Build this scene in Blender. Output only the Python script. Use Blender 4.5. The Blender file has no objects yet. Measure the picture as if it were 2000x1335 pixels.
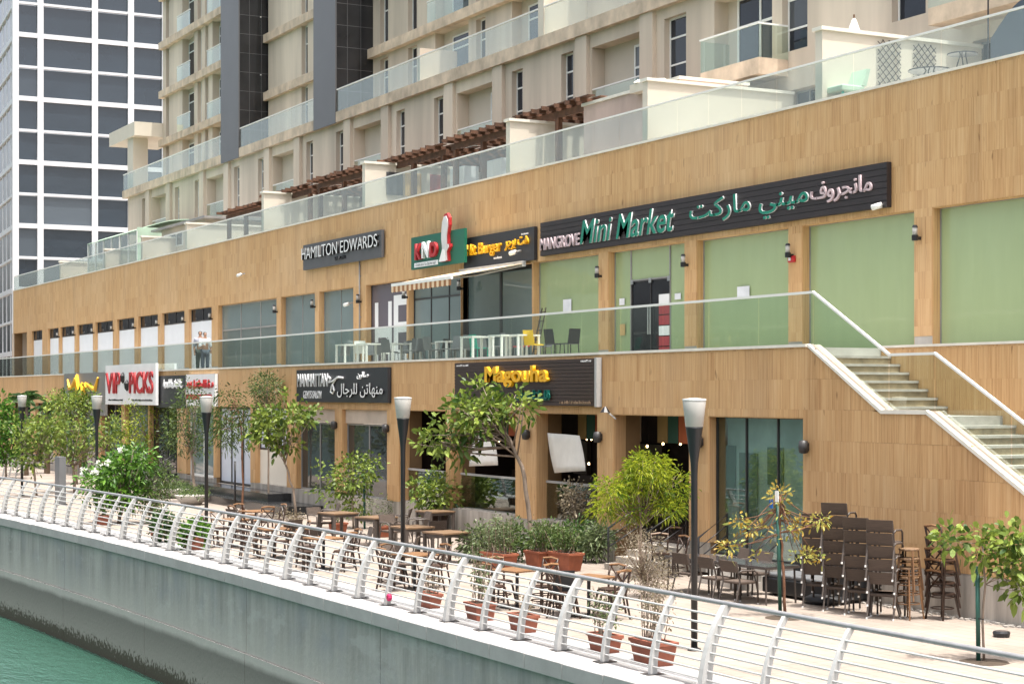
import bpy, math, random, unicodedata
import numpy as np
from mathutils import Matrix, Vector
R = math.radians
rnd = random.Random(7)
S = bpy.context.scene
COL = S.collection

# ---------------------------------------------------------------- camera, sky, sun, exposure
FPX = 3470.0                       # focal length in photo pixels (photo 2000 x 1335)
TH = math.atan(1826 / FPX)         # facade direction against the view axis
CT, ST = math.cos(TH), math.sin(TH)
CAMZ, HOR = 4.05, 768.0
cam = bpy.data.cameras.new('camera'); camo = bpy.data.objects.new('camera', cam); COL.objects.link(camo)
cam.sensor_width = 36; cam.lens = FPX / 2000 * 36; cam.shift_y = (HOR - 667.5) / 2000
cam.clip_start = .2; cam.clip_end = 3000
camo.location = (0, 0, CAMZ); camo.rotation_euler = (R(90), 0, math.atan2(CT, ST))
S.camera = camo
wd = bpy.data.worlds.new('World'); S.world = wd; wd.use_nodes = True
SUN = Vector((.24, .035, .97)).normalized()
sky = wd.node_tree.nodes.new('ShaderNodeTexSky'); sky.sky_type = 'NISHITA'; sky.sun_disc = False
sky.sun_elevation = math.asin(SUN.z); sky.sun_rotation = math.atan2(SUN.x, SUN.y)
sky.air_density = .8; sky.dust_density = 7.0; sky.ozone_density = 1.0
bg = wd.node_tree.nodes['Background']; bg.inputs[1].default_value = .15
hs = wd.node_tree.nodes.new('ShaderNodeHueSaturation'); hs.inputs['Saturation'].default_value = .42
wd.node_tree.links.new(sky.outputs[0], hs.inputs['Color']); wd.node_tree.links.new(hs.outputs[0], bg.inputs[0])
sl = bpy.data.lights.new('sun', 'SUN'); sl.energy = 2.6; sl.angle = R(.5); sl.color = (1, .95, .87)
so = bpy.data.objects.new('sun', sl); COL.objects.link(so)
so.rotation_euler = SUN.to_track_quat('Z', 'Y').to_euler()
S.view_settings.view_transform = 'Standard'; S.view_settings.look = 'None'
S.view_settings.exposure = 1.35; S.view_settings.gamma = 1; S.view_settings.use_curve_mapping = False
S.cycles.max_bounces = 8; S.cycles.transparent_max_bounces = 24; S.cycles.caustics_reflective = False; S.cycles.caustics_refractive = False

# survey: world x runs along the facade, y into the building, z up, promenade at z = 0
def ray(x):
    a = (x - 1000) / FPX
    return -CT + ST * a, ST + CT * a
def U(x, v):
    d = ray(x); return v * d[0] / d[1]
def ZZ(x, y, v): return CAMZ + (HOR - y) / FPX * v / ray(x)[1]
def PD(x, y, dep):
    d = ray(x); return Vector((d[0] * dep, d[1] * dep, CAMZ + (HOR - y) / FPX * dep))
def GD(y, z=0.): return (CAMZ - z) * FPX / (y - HOR)
def G(x, y, z=0.): return PD(x, y, GD(y, z))

# ---------------------------------------------------------------- materials
MATS = {}
def nodes(name):
    m = bpy.data.materials.new(name); m.use_nodes = True; MATS[name] = m
    return m, m.node_tree.nodes, m.node_tree.links, m.node_tree.nodes['Principled BSDF']
def coords(N, L, scale, world=True):
    mp = N.new('ShaderNodeMapping'); mp.inputs['Scale'].default_value = scale
    if world: L.new(N.new('ShaderNodeNewGeometry').outputs['Position'], mp.inputs[0])
    else: L.new(N.new('ShaderNodeTexCoord').outputs['Object'], mp.inputs[0])
    return mp
def noise(N, L, vec, sc, det=4, rough=.55):
    n = N.new('ShaderNodeTexNoise'); n.inputs['Scale'].default_value = sc; n.inputs['Detail'].default_value = det
    n.inputs['Roughness'].default_value = rough; L.new(vec.outputs[0], n.inputs['Vector']); return n
def mixc(N, L, fac, a, b, mode='MIX'):
    m = N.new('ShaderNodeMix'); m.data_type = 'RGBA'; m.blend_type = mode
    for s, x in ((0, fac), (6, a), (7, b)):
        if hasattr(x, 'links') or hasattr(x, 'is_linked'): L.new(x, m.inputs[s])
        elif s == 0: m.inputs[0].default_value = x
        else: m.inputs[s].default_value = (*x, 1)
    return m.outputs[2]
def ramp(N, L, fac, stops):
    r = N.new('ShaderNodeValToRGB'); e = r.color_ramp.elements
    e[0].position, e[1].position = stops[0][0], stops[-1][0]
    for p, c in stops[1:-1]: e.new(p)
    for el, (p, c) in zip(sorted(e, key=lambda q: q.position), stops): el.color = (*c, 1) if len(c) == 3 else c
    L.new(fac, r.inputs[0]); return r.outputs[0]
def math_(N, L, op, a, b):
    m = N.new('ShaderNodeMath'); m.operation = op
    for i, x in ((0, a), (1, b)):
        if hasattr(x, 'is_linked'): L.new(x, m.inputs[i])
        else: m.inputs[i].default_value = x
    return m.outputs[0]
def M(name, col, rough=.6, metal=0, var=.15, sc=1.5, bump=0, bsc=25, stretch=(1, 1, 1), spec=.5, emit=0, obj=0):
    m, N, L, P = nodes(name)
    P.inputs['Roughness'].default_value = rough; P.inputs['Metallic'].default_value = metal
    P.inputs['Specular IOR Level'].default_value = spec
    vec = coords(N, L, stretch); n = noise(N, L, vec, sc, 6)
    f = ramp(N, L, n.outputs[0], [(.3, (0, 0, 0)), (.7, (1, 1, 1))])
    c = mixc(N, L, f, [x * (1 - var) for x in col], [min(1, x * (1 + var)) for x in col])
    if obj:
        oi = N.new('ShaderNodeObjectInfo')
        c = mixc(N, L, oi.outputs['Random'], c, mixc(N, L, 1., c, (1 - obj,) * 3, 'MULTIPLY'))
    L.new(c, P.inputs['Base Color'])
    if bump:
        n2 = noise(N, L, vec, bsc, 5); b = N.new('ShaderNodeBump'); b.inputs['Strength'].default_value = bump; b.inputs['Distance'].default_value = .02
        L.new(n2.outputs[0], b.inputs['Height']); L.new(b.outputs[0], P.inputs['Normal'])
    if emit:
        P.inputs['Emission Color'].default_value = (*col, 1); P.inputs['Emission Strength'].default_value = emit
    return m
def tile_mat(name, attr):
    m, N, L, P = nodes(name)
    if attr:
        a = N.new('ShaderNodeAttribute'); a.attribute_name = 'tone'; T = a.outputs['Fac']
    else: T = N.new('ShaderNodeObjectInfo').outputs['Random']
    mp = coords(N, L, (1, 1, 1)); cx = N.new('ShaderNodeCombineXYZ'); o = math_(N, L, 'MULTIPLY', T, 37.)
    for i in range(3): L.new(o, cx.inputs[i])
    va = N.new('ShaderNodeVectorMath'); va.operation = 'ADD'; L.new(mp.outputs[0], va.inputs[0]); L.new(cx.outputs[0], va.inputs[1])
    def st(s):
        q = N.new('ShaderNodeMapping'); q.inputs['Scale'].default_value = s; L.new(va.outputs[0], q.inputs[0]); return q
    g1 = noise(N, L, st((26, 26, .5)), 1., 7, .72); g2 = noise(N, L, st((3.2, 3.2, .5)), 1., 3)
    kn = noise(N, L, st((5.5, 5.5, 1.5)), 1., 2)
    f = math_(N, L, 'ADD', math_(N, L, 'MULTIPLY', T, .07), math_(N, L, 'ADD', math_(N, L, 'MULTIPLY', g1.outputs[0], .72), math_(N, L, 'MULTIPLY', g2.outputs[0], .14)))
    c = ramp(N, L, f, [(.30, (.34, .175, .076)), (.42, (.51, .30, .137)), (.50, (.575, .355, .17)), (.66, (.65, .445, .25))])
    k = ramp(N, L, kn.outputs[0], [(.70, (0, 0, 0)), (.77, (1, 1, 1))])
    c = mixc(N, L, math_(N, L, 'MULTIPLY', k, .65), c, (.17, .085, .035))
    ws = noise(N, L, coords(N, L, (1.1, 1.1, .09)), 1., 6, .6); wb = noise(N, L, coords(N, L, (.25, .25, .25)), 1., 4)
    c = mixc(N, L, math_(N, L, 'MULTIPLY', ramp(N, L, ws.outputs[0], [(.52, (0, 0, 0)), (.70, (1, 1, 1))]), .30), c, (.22, .125, .062)); c = mixc(N, L, math_(N, L, 'MULTIPLY', ramp(N, L, wb.outputs[0], [(.45, (0, 0, 0)), (.7, (1, 1, 1))]), .25), c, (.66, .48, .31))
    L.new(c, P.inputs['Base Color']); P.inputs['Roughness'].default_value = .62; P.inputs['Specular IOR Level'].default_value = .25
    b = N.new('ShaderNodeBump'); b.inputs['Strength'].default_value = .25; b.inputs['Distance'].default_value = .01
    L.new(g1.outputs[0], b.inputs['Height']); L.new(b.outputs[0], P.inputs['Normal'])
    return m
def glass_mat(name, tint, base=.05, rough=.01, mult=1.0, sky_veil=0., sky_veil_col=(.8, .85, .85)):
    m, N, L, P = nodes(name); out = N['Material Output']
    tr = N.new('ShaderNodeBsdfTransparent'); tr.inputs[0].default_value = (*tint, 1)
    gl = N.new('ShaderNodeBsdfGlossy'); gl.inputs['Roughness'].default_value = rough; gl.inputs[0].default_value = (.95, 1, .98, 1)
    lw = N.new('ShaderNodeLayerWeight'); lw.inputs[0].default_value = .5
    f = math_(N, L, 'ADD', math_(N, L, 'MULTIPLY', math_(N, L, 'POWER', lw.outputs['Facing'], 4.), mult), base)
    base_out = tr.outputs[0]
    if sky_veil:
        di = N.new('ShaderNodeBsdfDiffuse'); di.inputs[0].default_value = (*sky_veil_col, 1)
        mm = N.new('ShaderNodeMixShader'); mm.inputs[0].default_value = sky_veil; L.new(tr.outputs[0], mm.inputs[1]); L.new(di.outputs[0], mm.inputs[2]); base_out = mm.outputs[0]
    mx = N.new('ShaderNodeMixShader'); L.new(f, mx.inputs[0]); L.new(base_out, mx.inputs[1]); L.new(gl.outputs[0], mx.inputs[2])
    L.new(mx.outputs[0], out.inputs[0]); return m
def pane_mat(name, col, rough=.04, spec=.5, var=.3, sc=.6, wav=.03, stretch=(1, 1, 1), blind=None):
    m, N, L, P = nodes(name); vec = coords(N, L, stretch); n = noise(N, L, vec, sc, 3)
    cc = mixc(N, L, n.outputs[0], [x * (1 - var) for x in col], [x * (1 + var) for x in col])
    if blind: cc = mixc(N, L, ramp(N, L, N.new('ShaderNodeObjectInfo').outputs['Random'], [(.55, (0, 0, 0)), (1., (1, 1, 1))]), cc, blind)
    L.new(cc, P.inputs['Base Color'])
    P.inputs['Roughness'].default_value = rough; P.inputs['Specular IOR Level'].default_value = spec
    b = N.new('ShaderNodeBump'); b.inputs['Strength'].default_value = wav; b.inputs['Distance'].default_value = .3
    n2 = noise(N, L, vec, .8, 2); L.new(n2.outputs[0], b.inputs['Height']); L.new(b.outputs[0], P.inputs['Normal']); return m
def leaf_mat(name, dark, light, trans=.3, rough=.45):
    m, N, L, P = nodes(name); a = N.new('ShaderNodeAttribute'); a.attribute_name = 'tone'
    c = mixc(N, L, a.outputs['Fac'], dark, light); L.new(c, P.inputs['Base Color'])
    P.inputs['Roughness'].default_value = rough; P.inputs['Specular IOR Level'].default_value = .35
    t = N.new('ShaderNodeBsdfTranslucent'); L.new(c, t.inputs[0]); mx = N.new('ShaderNodeMixShader'); mx.inputs[0].default_value = trans
    L.new(P.outputs[0], mx.inputs[1]); L.new(t.outputs[0], mx.inputs[2]); L.new(mx.outputs[0], N['Material Output'].inputs[0]); return m

tile_mat('wood_tile', False); tile_mat('wood_tiles_joined', True)
M('backing', (.22, .13, .06), .8)
M('stone', (.58, .49, .395), .75, var=.26, sc=.5, stretch=(1.2, 1.2, .12), bump=.15)
M('stone_slab', (.54, .43, .325), .8, var=.3, sc=1.6, stretch=(1, 1, .8), bump=.3)
M('cream', (.56, .485, .40), .7, var=.06, sc=.7)
M('cream_white', (.62, .56, .47), .65, var=.05, sc=.7)
M('pink_render', (.5, .38, .33), .8, var=.18, sc=.9, stretch=(1, 1, .4))
M('grey_clad', (.10, .10, .105), .32, var=.08, sc=.6)
M('black_tile', (.018, .018, .02), .22, var=.3, sc=1)
M('grout', (.10, .10, .105), .6)
M('white_paint', (.78, .77, .74), .4, var=.04)
M('white_metal', (.41, .405, .395), .35, var=.08, sc=6)
M('rail_metal', (.25, .25, .255), .35, .2, var=.12, sc=5)
M('steel', (.55, .55, .54), .3, .9, var=.05)
M('black_metal', (.012, .012, .014), .38, var=.2)
M('dark_frame', (.035, .033, .033), .45)
M('grey_frame', (.28, .27, .26), .45)
M('trim', (.72, .68, .60), .6, var=.08, sc=3)
M('concrete', (.40, .375, .34), .85, var=.25, sc=1.2, stretch=(1, 1, .35), bump=.3)
M('plinth', (.36, .325, .28), .85, var=.35, sc=1.4, stretch=(3, 3, .3), bump=.3)
M('black_granite', (.02, .021, .023), .2, var=.3, sc=20)
M('stair_riser', (.30, .235, .15), .85, var=.45, sc=2.4, stretch=(1, 1, 1), bump=.2)
M('stair_tread', (.37, .34, .31), .7, var=.15, sc=3)
M('granite_strip', (.33, .33, .33), .7, var=.12, sc=8)
M('board_brown', (.040, .022, .017), .5, var=.15, sc=3, stretch=(.3, .3, 6))
M('board_dark', (.022, .016, .017), .5, var=.15, sc=3)
M('board_grey', (.085, .085, .09), .5, var=.06)
M('board_black', (.02, .021, .025), .45, var=.08)
M('board_green', (.005, .11, .068), .45, var=.06)
M('board_white', (.76, .76, .76), .5, var=.04)
M('board_midgrey', (.18, .175, .165), .5, var=.06)
M('letter_white', (.80, .80, .80), .4, var=.03)
M('letter_silver', (.62, .62, .62), .35)
M('letter_green', (.004, .20, .13), .4, var=.05)
M('letter_teal', (.004, .11, .085), .4)
M('letter_pink', (.52, .40, .42), .4)
M('letter_yellow', (.80, .42, .012), .42, var=.06)
M('letter_red', (.42, .02, .025), .42)
M('letter_blue', (.01, .12, .45), .5)
M('letter_black', (.012, .012, .013), .45)
M('cloth', (.74, .71, .66), .85, var=.05, sc=4, bump=.2)
M('terracotta', (.25, .078, .045), .75, var=.2, sc=5, bump=.1)
M('brick_red', (.25, .075, .036), .8, var=.25, sc=5)
M('soil', (.055, .038, .024), .95)
M('rattan', (.088, .062, .047), .65, var=.2, sc=14, stretch=(.4, .4, 8), bump=.5, bsc=40, obj=.25)
M('rattan_frame', (.085, .068, .058), .5, obj=.2)
M('foot_cap', (.55, .54, .52), .4)
M('wood_dark', (.045, .022, .013), .45, var=.3, sc=8, obj=.3)
M('wood_mid', (.20, .10, .042), .5, var=.25, sc=6, stretch=(1, 6, 1), obj=.2)
M('wood_table', (.17, .105, .06), .45, var=.2, sc=5, stretch=(6, 1, 1))
M('wood_pergola', (.14, .064, .034), .7, var=.35, sc=4, stretch=(1, 1, 1), obj=.4)
M('smoked_glass', (.06, .055, .055), .08, spec=.7)
M('plastic_black', (.012, .013, .015), .5)
M('plastic_green', (.02, .28, .20), .45)
M('plastic_yellow', (.78, .48, .01), .45)
M('plastic_grey', (.13, .135, .14), .5)
M('pale_green', (.42, .55, .43), .7)
M('trunk', (.22, .17, .13), .85, var=.3, sc=12, stretch=(1, 1, .3), bump=.5)
M('trunk_brown', (.16, .075, .04), .85, var=.3, sc=12, bump=.5)
M('twig_dry', (.22, .165, .125), .85, var=.3, sc=9)
M('stake', (.012, .075, .055), .5)
M('orange_band', (.55, .30, .04), .6)
M('awning_top', (.72, .58, .40), .75)
M('awning_brown', (.30, .13, .05), .75)
M('awning_cream', (.68, .50, .33), .75)
M('lamp_glass', (.40, .385, .36), .35, var=.03)
M('red_crate', (.35, .02, .03), .5)
M('paper', (.68, .69, .72), .6)
M('poster_orange', (.45, .11, .04), .7); M('poster_ochre', (.35, .22, .08), .7); M('poster_green', (.03, .09, .06), .7); M('poster_tan', (.36, .25, .16), .7)
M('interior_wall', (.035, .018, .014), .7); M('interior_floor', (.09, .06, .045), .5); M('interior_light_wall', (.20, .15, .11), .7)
M('bulb', (1, .62, .3), emit=7)
M('magenta', (.50, .015, .10), .7)
M('towel_red', (.36, .06, .06), .8); M('towel_gold', (.5, .33, .14), .8); M('towel_green', (.03, .20, .09), .8); M('towel_blue', (.10, .10, .22), .8)
M('skin', (.30, .17, .11), .6); M('hair', (.01, .008, .007), .6); M('shirt_grey', (.28, .29, .34), .8); M('shirt_white', (.58, .60, .64), .8)
M('trousers', (.03, .045, .04), .8); M('trousers_blue', (.07, .09, .12), .8); M('shoe', (.02, .02, .02), .5)
M('white_shutter', (.72, .73, .76), .5, var=.03); M('cream_panel', (.72, .66, .56), .6, var=.03); M('blue_white', (.62, .67, .76), .35, var=.05)
M('beige_lintel', (.46, .38, .31), .7)
M('rooftop_floor', (.42, .40, .37), .8)
M('spandrel_white', (.58, .59, .61), .35, var=.03)
M('hedge_core', (.03, .045, .02), .9)
pane_mat('pane_green', (.335, .415, .225), .05, .8, var=.07, sc=1.2, wav=.12, stretch=(2.2, 2.2, .35))
pane_mat('pane_teal', (.185, .235, .235), .05, .5, var=.15)
pane_mat('pane_dark', (.014, .016, .02), .04, .5)
pane_mat('pane_navy', (.012, .018, .03), .05, .45, blind=(.11, .12, .13))
pane_mat('pane_purple', (.13, .115, .135), .25, .4, var=.06)
pane_mat('pane_shop', (.03, .035, .037), .04, .6)
pane_mat('pane_greygreen', (.15, .185, .175), .04, .55, var=.25)
pane_mat('pane_tower', (.02, .03, .042), .03, 1., var=.35, sc=.12, wav=.03, blind=(.085, .105, .125))
glass_mat('glass_rail', (.89, .955, .925), .075, mult=.85)
glass_mat('glass_parapet', (.90, .95, .935), .05, mult=.8, sky_veil=.07, sky_veil_col=(.66, .70, .69))  # pale diffuse share paints the sky's reflection into the glass
M('light_catch_grey', (.50, .53, .51), .6, var=.2, sc=1.2)
glass_mat('glass_shop', (.78, .86, .84), .10, mult=.9)
glass_mat('glass_screen', (.75, .80, .79), .05)
leaf_mat('leaf_broad', (.03, .075, .010), (.27, .34, .06))
leaf_mat('leaf_dark', (.015, .05, .012), (.10, .19, .035))
leaf_mat('leaf_lime', (.07, .15, .012), (.44, .48, .04), .4)
leaf_mat('leaf_olive', (.025, .055, .016), (.14, .20, .05))
leaf_mat('leaf_bright', (.02, .075, .010), (.15, .30, .035))
leaf_mat('leaf_autumn', (.36, .21, .03), (.36, .44, .12), .35)
leaf_mat('leaf_grey', (.05, .075, .03), (.20, .25, .11))
leaf_mat('leaf_dry', (.12, .095, .06), (.33, .28, .19))
leaf_mat('flower_white', (.75, .75, .68), (.85, .84, .78))

# ground, water and sea wall materials
def paving_mat():
    m, N, L, P = nodes('paving'); mp = coords(N, L, (1, 1, 1))
    br = N.new('ShaderNodeTexBrick'); L.new(mp.outputs[0], br.inputs[0]); br.inputs['Scale'].default_value = 1.
    br.inputs['Brick Width'].default_value = .6; br.inputs['Row Height'].default_value = .3; br.inputs['Mortar Size'].default_value = .009
    br.inputs['Color1'].default_value = (.285, .242, .205, 1); br.inputs['Color2'].default_value = (.31, .262, .225, 1); br.inputs['Mortar'].default_value = (.18, .15, .13, 1)
    n = noise(N, L, mp, .5, 6); n2 = noise(N, L, mp, 7, 4)
    f = math_(N, L, 'ADD', math_(N, L, 'MULTIPLY', n.outputs[0], .7), math_(N, L, 'MULTIPLY', n2.outputs[0], .3))
    c = mixc(N, L, ramp(N, L, f, [(.35, (0, 0, 0)), (.65, (1, 1, 1))]), (.74, .72, .70), (1.06, 1.04, 1.02))
    L.new(mixc(N, L, 1., br.outputs[0], c, 'MULTIPLY'), P.inputs['Base Color']); P.inputs['Roughness'].default_value = .8
paving_mat()
def seawall_mat():
    m, N, L, P = nodes('sea_wall'); mp = coords(N, L, (1, 1, 1)); st = coords(N, L, (1.3, 1.3, .14)); sp = N.new('ShaderNodeSeparateXYZ'); L.new(mp.outputs[0], sp.inputs[0])
    n = noise(N, L, st, 1.4, 8, .68); n2 = noise(N, L, mp, .9, 7, .62); n3 = noise(N, L, mp, 9, 4)
    base = mixc(N, L, ramp(N, L, n.outputs[0], [(.35, (0, 0, 0)), (.65, (1, 1, 1))]), (.205, .198, .185), (.36, .345, .322))
    base = mixc(N, L, ramp(N, L, n2.outputs[0], [(.48, (0, 0, 0)), (.66, (.75, .75, .75))]), base, (.25, .252, .26))
    dr = noise(N, L, coords(N, L, (3.5, 3.5, .10)), 1., 5, .6); base = mixc(N, L, ramp(N, L, dr.outputs[0], [(.60, (0, 0, 0)), (.72, (.6, .6, .6))]), base, (.15, .15, .135))
    pt_ = noise(N, L, coords(N, L, (.5, .5, 1.1)), 1., 8, .7); base = mixc(N, L, ramp(N, L, pt_.outputs[0], [(.56, (0, 0, 0)), (.62, (.45, .45, .45))]), base, (.38, .375, .36))
    z = math_(N, L, 'ADD', sp.outputs[2], math_(N, L, 'MULTIPLY', n2.outputs[0], .14))
    low = ramp(N, L, z, [(0, (1, 1, 1)), (.001, (1, 1, 1))])
    def below(lv, w):
        mr = N.new('ShaderNodeMapRange'); mr.inputs[1].default_value = lv + w; mr.inputs[2].default_value = lv - w; L.new(z, mr.inputs[0]); return mr.outputs[0]
    c = mixc(N, L, math_(N, L, 'MULTIPLY', below(-1.25, .45), .8), base, (.40, .38, .345))
    c = mixc(N, L, math_(N, L, 'MULTIPLY', below(-1.84, .07), .9), c, (.12, .112, .098))
    c = mixc(N, L, math_(N, L, 'MULTIPLY', below(-2.3, .35), .75), c, (.26, .245, .215))
    zb = math_(N, L, 'ADD', z, math_(N, L, 'MULTIPLY', n3.outputs[0], 1.0))
    mr = N.new('ShaderNodeMapRange'); mr.inputs[1].default_value = -2.2; mr.inputs[2].default_value = -2.32; L.new(zb, mr.inputs[0])
    c = mixc(N, L, mr.outputs[0], c, (.045, .038, .022))
    L.new(c, P.inputs['Base Color']); P.inputs['Roughness'].default_value = .7
    b = N.new('ShaderNodeBump'); b.inputs['Strength'].default_value = .3; b.inputs['Distance'].default_value = .03; L.new(n3.outputs[0], b.inputs['Height']); L.new(b.outputs[0], P.inputs['Normal'])
seawall_mat()
M('coping_stone', (.35, .335, .325), .75, var=.09, sc=2., bump=.15, obj=.08)
def water_mat():
    m, N, L, P = nodes('water'); mp = coords(N, L, (1, 1, 1)); st = coords(N, L, (1.0, 2.2, 1))
    n = noise(N, L, st, 1.4, 5, .6); n2 = noise(N, L, mp, .12, 3)
    L.new(mixc(N, L, n2.outputs[0], (.018, .062, .044), (.035, .10, .072)), P.inputs['Base Color'])
    P.inputs['Roughness'].default_value = .06; P.inputs['IOR'].default_value = 1.33
    b = N.new('ShaderNodeBump'); b.inputs['Strength'].default_value = .55; b.inputs['Distance'].default_value = .12; L.new(n.outputs[0], b.inputs['Height']); L.new(b.outputs[0], P.inputs['Normal'])
water_mat()

# ---------------------------------------------------------------- object helpers
def tag(o, label=None, cat=None, group=None, kind=None):
    if label: o['label'] = label
    if cat: o['category'] = cat
    if group: o['group'] = group
    if kind: o['kind'] = kind
    return o
def thing(name, label, cat, loc=(0, 0, 0), rz=0, group=None):
    o = bpy.data.objects.new(name, None); COL.objects.link(o); o.empty_display_size = .2
    o.location = loc; o.rotation_euler = (0, 0, rz); return tag(o, label, cat, group)
def adopt(o, parent, world):
    if parent is None: return
    o.parent = parent
    if world and parent.type == 'EMPTY':
        o.matrix_parent_inverse = (Matrix.Translation(parent.location) @ parent.rotation_euler.to_matrix().to_4x4()).inverted()
def link(name, me, mat, parent=None, world=True):
    if isinstance(mat, str): mat = MATS[mat]
    if mat and not me.materials: me.materials.append(mat)
    o = bpy.data.objects.new(name, me); COL.objects.link(o); adopt(o, parent, world); return o
class MB:
    def __init__(s): s.v = []; s.f = []; s.t = []; s.mi = []; s.cur = 0; s.tone = 0.
    def add(s, vs, fs):
        b = len(s.v); s.v += [tuple(p) for p in vs]
        for f in fs: s.f.append([b + i for i in f]); s.t.append(s.tone); s.mi.append(s.cur)
        return s
    def box(s, x0, x1, y0, y1, z0, z1):
        if x0 > x1: x0, x1 = x1, x0
        if y0 > y1: y0, y1 = y1, y0
        vs = [(x, y, z) for z in (z0, z1) for y in (y0, y1) for x in (x0, x1)]
        return s.add(vs, [(0, 2, 3, 1), (4, 5, 7, 6), (0, 1, 5, 4), (2, 6, 7, 3), (0, 4, 6, 2), (1, 3, 7, 5)])
    def hexa(s, p): return s.add(p, [(0, 3, 2, 1), (4, 5, 6, 7), (0, 1, 5, 4), (1, 2, 6, 5), (2, 3, 7, 6), (3, 0, 4, 7)])
    def prism(s, poly, y0, y1):            # polygon in (x, z), extruded along y
        n = len(poly); vs = [(x, y0, z) for x, z in poly] + [(x, y1, z) for x, z in poly]
        return s.add(vs, [tuple(range(n)), tuple(range(2 * n - 1, n - 1, -1))] + [(i, (i + n), (i + 1) % n + n, (i + 1) % n) for i in range(n)])
    def prismx(s, poly, x0, x1):           # polygon in (y, z), extruded along x
        n = len(poly); vs = [(x0, y, z) for y, z in poly] + [(x1, y, z) for y, z in poly]
        return s.add(vs, [tuple(range(n - 1, -1, -1)), tuple(range(n, 2 * n))] + [(i, (i + 1) % n, (i + 1) % n + n, i + n) for i in range(n)])
    def tube(s, pts, r, n=6, cap=True):
        pts = [Vector(p) for p in pts]; rr = r if isinstance(r, (list, tuple)) else [r] * len(pts); rings = []; b = len(s.v)
        prev = None
        for i, p in enumerate(pts):
            d = (pts[min(i + 1, len(pts) - 1)] - pts[max(i - 1, 0)]).normalized()
            if prev is None:
                a = Vector((0, 0, 1)) if abs(d.z) < .9 else Vector((1, 0, 0)); e = d.cross(a).normalized()
            else: e = (prev - d * prev.dot(d)).normalized()
            prev = e; g = d.cross(e)
            for k in range(n):
                t = 2 * math.pi * (k + .5) / n; s.v.append(tuple(p + (e * math.cos(t) + g * math.sin(t)) * rr[i]))
        m = len(pts); fs = []
        for i in range(m - 1):
            for k in range(n): fs.append((b + i * n + k, b + i * n + (k + 1) % n, b + (i + 1) * n + (k + 1) % n, b + (i + 1) * n + k))
        if cap: fs += [tuple(b + k for k in reversed(range(n))), tuple(b + (m - 1) * n + k for k in range(n))]
        for f in fs: s.f.append(list(f)); s.t.append(s.tone); s.mi.append(s.cur)
        return s
    def bar(s, a, b_, w): return s.tube([a, b_], w, 4)
    def lathe(s, prof, n=16, c=(0, 0, 0)):
        b = len(s.v); m = len(prof)
        for r, z in prof:
            for k in range(n):
                t = 2 * math.pi * k / n; s.v.append((c[0] + r * math.cos(t), c[1] + r * math.sin(t), c[2] + z))
        fs = [(b + i * n + k, b + i * n + (k + 1) % n, b + (i + 1) * n + (k + 1) % n, b + (i + 1) * n + k) for i in range(m - 1) for k in range(n)]
        if prof[0][0] > 0: fs.append(tuple(b + k for k in reversed(range(n))))
        if prof[-1][0] > 0: fs.append(tuple(b + (m - 1) * n + k for k in range(n)))
        for f in fs: s.f.append(list(f)); s.t.append(s.tone); s.mi.append(s.cur)
        return s
    def mesh(s, name, tones=False, smooth=False, bevel=0):
        me = bpy.data.meshes.new(name); me.from_pydata(s.v, [], s.f)
        if tones:
            at = me.attributes.new('tone', 'FLOAT', 'FACE'); at.data.foreach_set('value', s.t)
        if smooth: me.polygons.foreach_set('use_smooth', [True] * len(me.polygons))
        me.update(); return me
    def build(s, name, mat, parent=None, world=True, tones=False, smooth=False, bevel=0):
        me = s.mesh(name, tones, smooth); o = link(name, me, mat, parent, world)
        if bevel:
            b = o.modifiers.new('bevel', 'BEVEL'); b.width = bevel; b.segments = 2; b.limit_method = 'ANGLE'
        return o
def B(name, mat, parent, *a, world=True, bevel=0): return MB().box(*a).build(name, mat, parent, world, bevel=bevel)
def children(o): return [c for c in COL.objects if c.parent == o]
KIDS = {}
def dup(root, loc, rz=0, label=None, group=None, scale=None):
    if root not in KIDS: KIDS[root] = [(c, children(c)) for c in children(root)]
    r = root.copy(); COL.objects.link(r); r.location = loc; r.rotation_euler = (0, 0, rz)
    if scale: r.scale = scale
    if label: r['label'] = label
    if group: r['group'] = group
    for ch, subs in KIDS[root]:
        c = ch.copy(); COL.objects.link(c); c.parent = r
        for g in subs:
            d = g.copy(); COL.objects.link(d); d.parent = c
    return r
class Maker:
    """first call places the prototype itself, later calls place copies"""
    def __init__(s, fn): s.fn = fn; s.p = None
    def __call__(s, loc, rz, label, group=None, scale=None):
        if s.p is None:
            s.p = s.fn(); s.first = True; KIDS[s.p] = [(c, children(c)) for c in children(s.p)]
            s.p.location = loc; s.p.rotation_euler = (0, 0, rz); tag(s.p, label, None, group)
            if scale: s.p.scale = scale
            return s.p
        o = dup(s.p, loc, rz, label, group); o.scale = scale or (1, 1, 1)
        if not group and 'group' in o: del o['group']
        return o

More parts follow.
